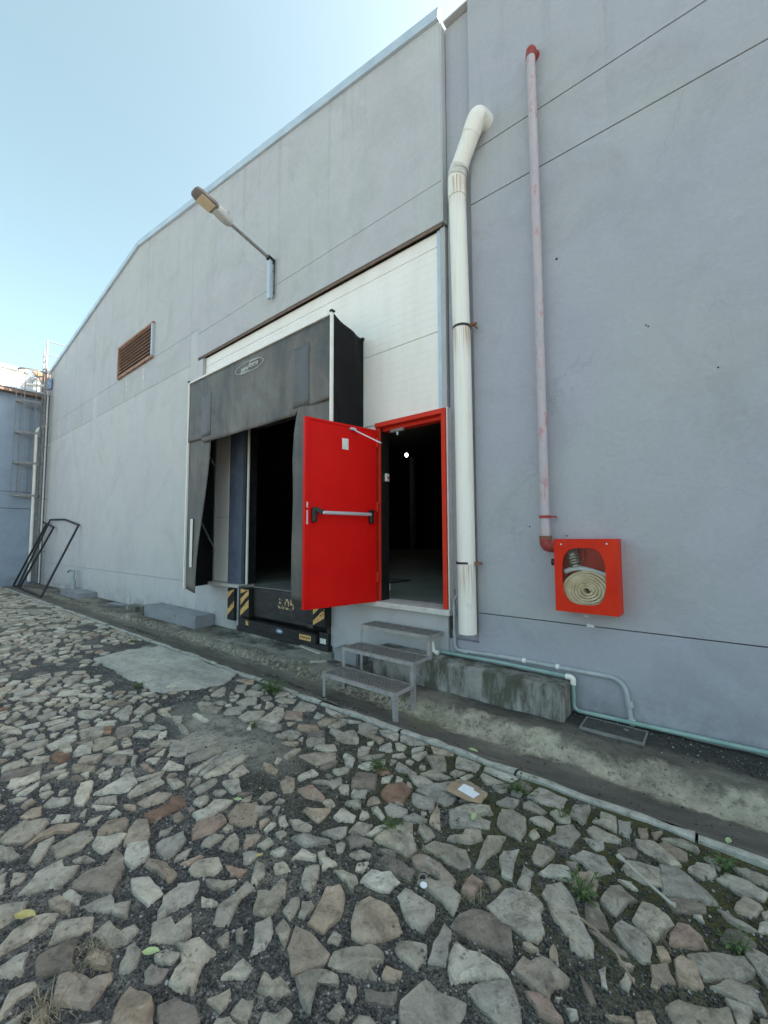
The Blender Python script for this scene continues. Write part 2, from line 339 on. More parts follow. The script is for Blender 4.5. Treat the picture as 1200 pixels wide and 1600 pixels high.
def make_lever():
    m = Mat('leveller_steel', .5, .2, .4); t = m.t
    n = noise(t, scaled(t, m.pos, (1, 1, 2)), 6, 8, .75)
    m.color(ramp(t, n, [(.35, (.018, .018, .019)), (.55, (.034, .034, .035)), (.72, (.075, .07, .065)), (.82, (.14, .10, .07))])); m.bump(n, .3, .005); return m.m
MAT['lever'] = make_lever()
def make_worn(name, paint, under, thr):
    m = Mat(name, .7); t = m.t
    n = noise(t, m.pos, 22, 5, .7); m.color(mix(t, ramp(t, n, [(thr, 0.), (thr+.03, 1.)]), under, paint)); return m.m
MAT['worn_yellow'] = make_worn('worn_hazard_paint', (.66, .40, .14), (.02, .02, .02), .40)
MAT['stencil'] = make_worn('worn_stencil', (.58, .42, .24), (.028, .028, .028), .46)
MAT['rust'] = simple('rust', (.16, .07, .035), (.26, .13, .07), 14, .85)
MAT['hose'] = simple('canvas_hose', (.62, .46, .28), (.84, .70, .50), 16, .9, bump=.35)
MAT['brass'] = simple('dull_brass', (.30, .27, .22), (.42, .38, .32), 14, .45, .7)
MAT['lens'] = simple('lamp_lens', (.58, .47, .31), (.66, .54, .38), 30, .3)
MAT['lamp_body'] = simple('lamp_body', (.40, .40, .38), (.48, .48, .46), 9, .5)
MAT['lamp_back'] = simple('lamp_back', (.16, .14, .13), (.22, .20, .18), 9, .6)
MAT['manhole'] = simple('manhole_plate', (.035, .035, .035), (.075, .073, .068), 12, .9, bump=.5)
MAT['rail_silver'] = simple('panic_bar_silver', (.50, .53, .56), (.58, .60, .62), 9, .38, .5)
MAT['sticker_white'] = simple('white_sticker', (.62, .62, .58), (.72, .72, .69), 20, .7)
MAT['sticker_blue'] = simple('blue_sticker', (.10, .16, .30), (.22, .30, .45), 30, .6)
def make_emit():
    m = bpy.data.materials.new('hall_lamp'); m.use_nodes = True; b = m.node_tree.nodes['Principled BSDF']
    b.inputs['Emission Color'].default_value = (1, .97, .9, 1); b.inputs['Emission Strength'].default_value = 9; return m
MAT['hall_lamp'] = make_emit()
def make_glass():
    m = bpy.data.materials.new('clear_pane'); m.use_nodes = True; t = m.node_tree; t.nodes.clear()
    o = nn(t, 'ShaderNodeOutputMaterial'); tr = nn(t, 'ShaderNodeBsdfTransparent'); gl = nn(t, 'ShaderNodeBsdfGlossy'); mx = nn(t, 'ShaderNodeMixShader')
    tr.inputs[0].default_value = (.93, .94, .93, 1); gl.inputs['Roughness'].default_value = .08
    fr = nn(t, 'ShaderNodeFresnel'); fr.inputs[0].default_value = 1.25; t.links.new(fr.outputs[0], mx.inputs[0])
    t.links.new(tr.outputs[0], mx.inputs[1]); t.links.new(gl.outputs[0], mx.inputs[2]); t.links.new(mx.outputs[0], o.inputs[0]); return m
MAT['glass'] = make_glass()
MAT['emblem_grey'] = simple('faded_print', (.42, .42, .40), (.55, .55, .53), 30, .7)

# ---------------------------------------------------------------- mesh helpers
class MB:
    def __init__(s): s.v = []; s.f = []
    def add(s, vs, fs):
        n = len(s.v); s.v += [Vector(p) for p in vs]; s.f += [tuple(i+n for i in f) for f in fs]; return s
    def box(s, x0, x1, y0, y1, z0, z1):
        vs = [(x, y, z) for z in (z0, z1) for y in (y0, y1) for x in (x0, x1)]
        return s.add(vs, [(0, 2, 3, 1), (4, 5, 7, 6), (0, 1, 5, 4), (2, 6, 7, 3), (0, 4, 6, 2), (1, 3, 7, 5)])
    def prism(s, pts, y0, y1):            # polygon in XZ (counter-clockwise seen from -Y), extruded along Y
        n = len(pts); vs = [(x, y0, z) for x, z in pts] + [(x, y1, z) for x, z in pts]
        fs = [tuple(range(n)), tuple(range(2*n-1, n-1, -1))] + [((i+1) % n, i, i+n, (i+1) % n+n) for i in range(n)]
        return s.add(vs, fs)
    def bar(s, a, b, wx, wy=None, up=(0, 0, 1)):
        a, b = Vector(a), Vector(b); wy = wy or wx; d = (b-a).normalized(); u = Vector(up)
        if abs(d.dot(u)) > .95: u = Vector((0, 1, 0))
        r = d.cross(u).normalized(); u = r.cross(d)
        vs = [p + r*(i*wx/2) + u*(j*wy/2) for p in (a, b) for i, j in ((-1, -1), (1, -1), (1, 1), (-1, 1))]
        return s.add(vs, [(0, 1, 2, 3), (7, 6, 5, 4), (1, 0, 4, 5), (2, 1, 5, 6), (3, 2, 6, 7), (0, 3, 7, 4)])
    def tube(s, pts, r, n=12, cap=True):
        pts = [Vector(p) for p in pts]; rs = r if isinstance(r, (list, tuple)) else [r]*len(pts)
        base = len(s.v); u = None
        for i, p in enumerate(pts):
            d = (pts[min(i+1, len(pts)-1)] - pts[max(i-1, 0)]).normalized()
            if u is None:
                u = Vector((0, 0, 1)) if abs(d.z) < .9 else Vector((1, 0, 0))
            u = (u - d*u.dot(d)).normalized(); wv = d.cross(u)
            s.v += [p + (u*math.cos(2*math.pi*k/n) + wv*math.sin(2*math.pi*k/n))*rs[i] for k in range(n)]
        for i in range(len(pts)-1):
            for k in range(n):
                a = base+i*n+k; b = base+i*n+(k+1) % n; s.f.append((a, b, b+n, a+n))
        if cap:
            s.f.append(tuple(base+k for k in reversed(range(n)))); s.f.append(tuple(base+(len(pts)-1)*n+k for k in range(n)))
        return s
    def xf(s, mtx):
        s.v = [mtx @ p for p in s.v]; return s
def bend(pts, r=.06, n=5):                # round the corners of a polyline
    pts = [Vector(p) for p in pts]; out = [pts[0]]
    for i in range(1, len(pts)-1):
        a, p, b = pts[i-1], pts[i], pts[i+1]; da = (a-p).normalized(); db = (b-p).normalized()
        rr = min(r, (a-p).length*.45, (b-p).length*.45); A = p+da*rr; B = p+db*rr
        for k in range(n+1):
            t = k/n; out.append(A*(1-t)**2 + p*2*t*(1-t) + B*t*t)
    return out + [pts[-1]]
WORLD = {}
def obj(name, mb, mat, parent=None, bevel=0, smooth=False, angle=40):
    vs = np.array([tuple(p) for p in mb.v]); c = (vs.min(0)+vs.max(0))/2; c[2] = vs[:, 2].min()
    me = bpy.data.meshes.new(name); me.from_pydata([tuple(p) for p in (vs-c)], [], mb.f)
    me.materials.append(MAT[mat] if isinstance(mat, str) else mat); me.validate()
    bm = bmesh.new(); bm.from_mesh(me); bmesh.ops.recalc_face_normals(bm, faces=bm.faces); bm.to_mesh(me); bm.free()
    if smooth:
        me.polygons.foreach_set('use_smooth', [True]*len(me.polygons)); me.set_sharp_from_angle(angle=R(angle))
    o = bpy.data.objects.new(name, me); COL.objects.link(o); WORLD[o.name] = Vector(c)
    if parent is not None:
        o.parent = parent; o.location = Vector(c) - WORLD[parent.name]
    else: o.location = c
    if bevel:
        b = o.modifiers.new('bevel', 'BEVEL'); b.width = bevel; b.segments = 2; b.limit_method = 'ANGLE'; b.angle_limit = R(40)
    return o
def tag(o, label=None, cat=None, group=None, kind=None):
    for k, v in (('label', label), ('category', cat), ('group', group), ('kind', kind)):
        if v: o[k] = v
    return o
def thing(name, loc, label, cat, group=None):
    o = bpy.data.objects.new(name, None); COL.objects.link(o); o.location = loc; o.empty_display_size = .1
    WORLD[o.name] = Vector(loc); return tag(o, label, cat, group)
def copy_thing(o, loc):
    r = o.copy(); COL.objects.link(r); r.location = loc; WORLD[r.name] = Vector(loc)
    for ch in list(o.children):
        c = ch.copy(); COL.objects.link(c); c.parent = r; WORLD[c.name] = Vector(loc)+c.location
        for g in ch.children:
            d = g.copy(); COL.objects.link(d); d.parent = c
    return r
def text_obj(name, body, size, mat, parent, loc, rot=(R(90), 0, 0), extrude=.0008, sx=1.0, shear=0.0, bold=0.0):
    cu = bpy.data.curves.new(name, 'FONT'); cu.body = body; cu.size = size; cu.extrude = extrude; cu.align_x = 'CENTER'; cu.align_y = 'CENTER'; cu.shear = shear; cu.offset = bold
    t = bpy.data.objects.new(name+'_curve', cu); COL.objects.link(t)
    me = bpy.data.meshes.new_from_object(t.evaluated_get(bpy.context.evaluated_depsgraph_get()))
    bpy.data.objects.remove(t); bpy.data.curves.remove(cu)
    mb = MB(); mb.v = [Vector((v.co.x*sx, v.co.y, v.co.z)) for v in me.vertices]; mb.f = [tuple(p.vertices) for p in me.polygons]
    bpy.data.meshes.remove(me)
    mb.xf(Matrix.Translation(loc) @ Matrix.Rotation(rot[2], 4, 'Z') @ Matrix.Rotation(rot[0], 4, 'X'))
    return obj(name, mb, mat, parent)

# ================================================================ THE SETTING
g = MB(); g.add([(-1500, -1500, 0), (1500, -1500, 0), (1500, 1500, 0), (-1500, 1500, 0)], [(0, 1, 2, 3)])
g.v = [p + Vector((0, 0, -.12)) for p in g.v]
tag(obj('ground', g, 'yard_far'), kind='structure')

def hsh(x, y, s=0): return math.sin(x*1.7+s)*math.cos(y*2.3-s*1.3)*.5 + math.sin(x*3.9-y*3.1+s*2)*.3 + math.sin(x*7.3+y*9.7+s)*.2
def yard_z(x, y): return .010*hsh(x, y) - .012
def grid_mesh(xs, ys, zf):
    mb = MB(); nx, ny = len(xs), len(ys)
    mb.v = [Vector((x, y, zf(x, y))) for y in ys for x in xs]
    mb.f = [(j*nx+i, j*nx+i+1, (j+1)*nx+i+1, (j+1)*nx+i) for j in range(ny-1) for i in range(nx-1)]
    return mb
xs = list(np.arange(-19.6, -7, .16)) + list(np.arange(-7, 4.6, .08)); ys = list(np.arange(-7.5, -4, .2)) + list(np.arange(-4, -1.06, .07)) + [-1.04]
yard = obj('cobbled_yard', grid_mesh(xs, ys, yard_z), 'gravel', smooth=True); tag(yard, kind='structure')

KY = -1.0                                          # kerb line
def wall_base(x): return .02 + .10*min(1, max(0, (x+19.3)/16))
def apron_z(x, y):
    wb = wall_base(x); k = min(1, max(.25, (x+19)/13))*(.55+.45*min(1, max(0, (x+3.6)/1.6)))
    if y < -.98: z = -.004
    elif y < -.80: t = (y+.98)/.18; z = -.004 - .045*k*(t*t*(3-2*t))
    elif y < -.62: z = -.049*k - .004
    elif y < -.44: t = (y+.62)/.18; z = -.053*k + (wb-.02+.053*k)*(t*t*(3-2*t)) + .012*math.sin(t*math.pi)*k
    else: z = wb - .02 + .02*(y+.44)/.44
    rough = .007*hsh(x*4, y*4, 3) + (.006*hsh(x*5.3+y*2, y*9, 5) + rnd.uniform(-.004, .004) if -.66 < y < -.38 else 0)
    return z + rough
ys = [-.985, -.95, -.9, -.86, -.82, -.78, -.74, -.70, -.66, -.62, -.59, -.56, -.53, -.50, -.47, -.44, -.40, -.35, -.28, -.2, -.1, .03]
xs = list(np.arange(-19.55, -8, .12)) + list(np.arange(-8, 4.6, .05))
apron = obj('apron_pavement', grid_mesh(xs, ys, apron_z), 'apron', smooth=True); tag(apron, kind='structure')

# narrow concrete kerb strip in cast lengths
kerb = MB()
x = -19.4; edge = []
while x < 4.5:
    edge.append((x, KY + .012*hsh(x*2, 1)+.006*rnd.uniform(-1, 1), -1.065 + .015*hsh(x*3, 4)+.008*rnd.uniform(-1, 1), .012+.006*hsh(x*.9, 2, 1)+.006*rnd.uniform(-1, 1))); x += .11
kj = [4+9*q for q in range(40)]
for q in kj:
    if q+1 < len(edge):
        e0, e1 = edge[q], edge[q+1]; edge[q+1] = (e0[0]+.014, e1[1], e1[2], e1[3]-.006)
for a in edge:
    kerb.v += [Vector((a[0], a[2], -.06)), Vector((a[0], a[2]+.004, a[3]-.004)), Vector((a[0], (a[1]+a[2])/2, a[3]+.002)), Vector((a[0], a[1], a[3]-.006)), Vector((a[0], a[1], -.08))]
for i in range(len(edge)-1):
    if i % 9 == 4: continue
    for k in range(4): kerb.f.append((i*5+k, i*5+5+k, i*5+6+k, i*5+1+k))
tag(obj('kerb_strip', kerb, 'kerb', smooth=True), kind='structure')

# irregular concrete patch laid over the cobbles
P = [(-6.66, -1.95), (-6.74, -1.5), (-6.6, -1.10), (-4.55, -1.10), (-4.36, -1.36), (-4.46, -1.68), (-4.73, -1.97), (-5.15, -1.90), (-5.55, -1.97), (-6.0, -1.92)]
def rough_outline(P, n, amp, r):
    out = []
    for i in range(len(P)):
        a, b = Vector(P[i]), Vector(P[(i+1) % len(P)])
        for k in range(n):
            p = a.lerp(b, k/n); out.append((p.x+r.uniform(-amp, amp), p.y+r.uniform(-amp, amp)))
    return out
po = rough_outline(P, 7, .022, rnd)
if True:
    bm = bmesh.new(); vs = [bm.verts.new((x, y, .012+.006*hsh(x*2, y*2))) for x, y in po]; f = bm.faces.new(vs)
    if f.normal.z < 0: f.normal_flip()
    lo = [bm.verts.new((x+ (x+5.5)*.012, y+(y+1.5)*.02, -.04)) for x, y in po]
    for i in range(len(vs)):
        j = (i+1) % len(vs); bm.faces.new((vs[j], vs[i], lo[i], lo[j]))
    mb = MB(); bm.verts.index_update(); mb.v = [v.co.copy() for v in bm.verts]; mb.f = [tuple(v.index for v in q.verts) for q in bm.faces]; bm.free()
    tag(obj('concrete_patch', mb, 'patch'), kind='structure')

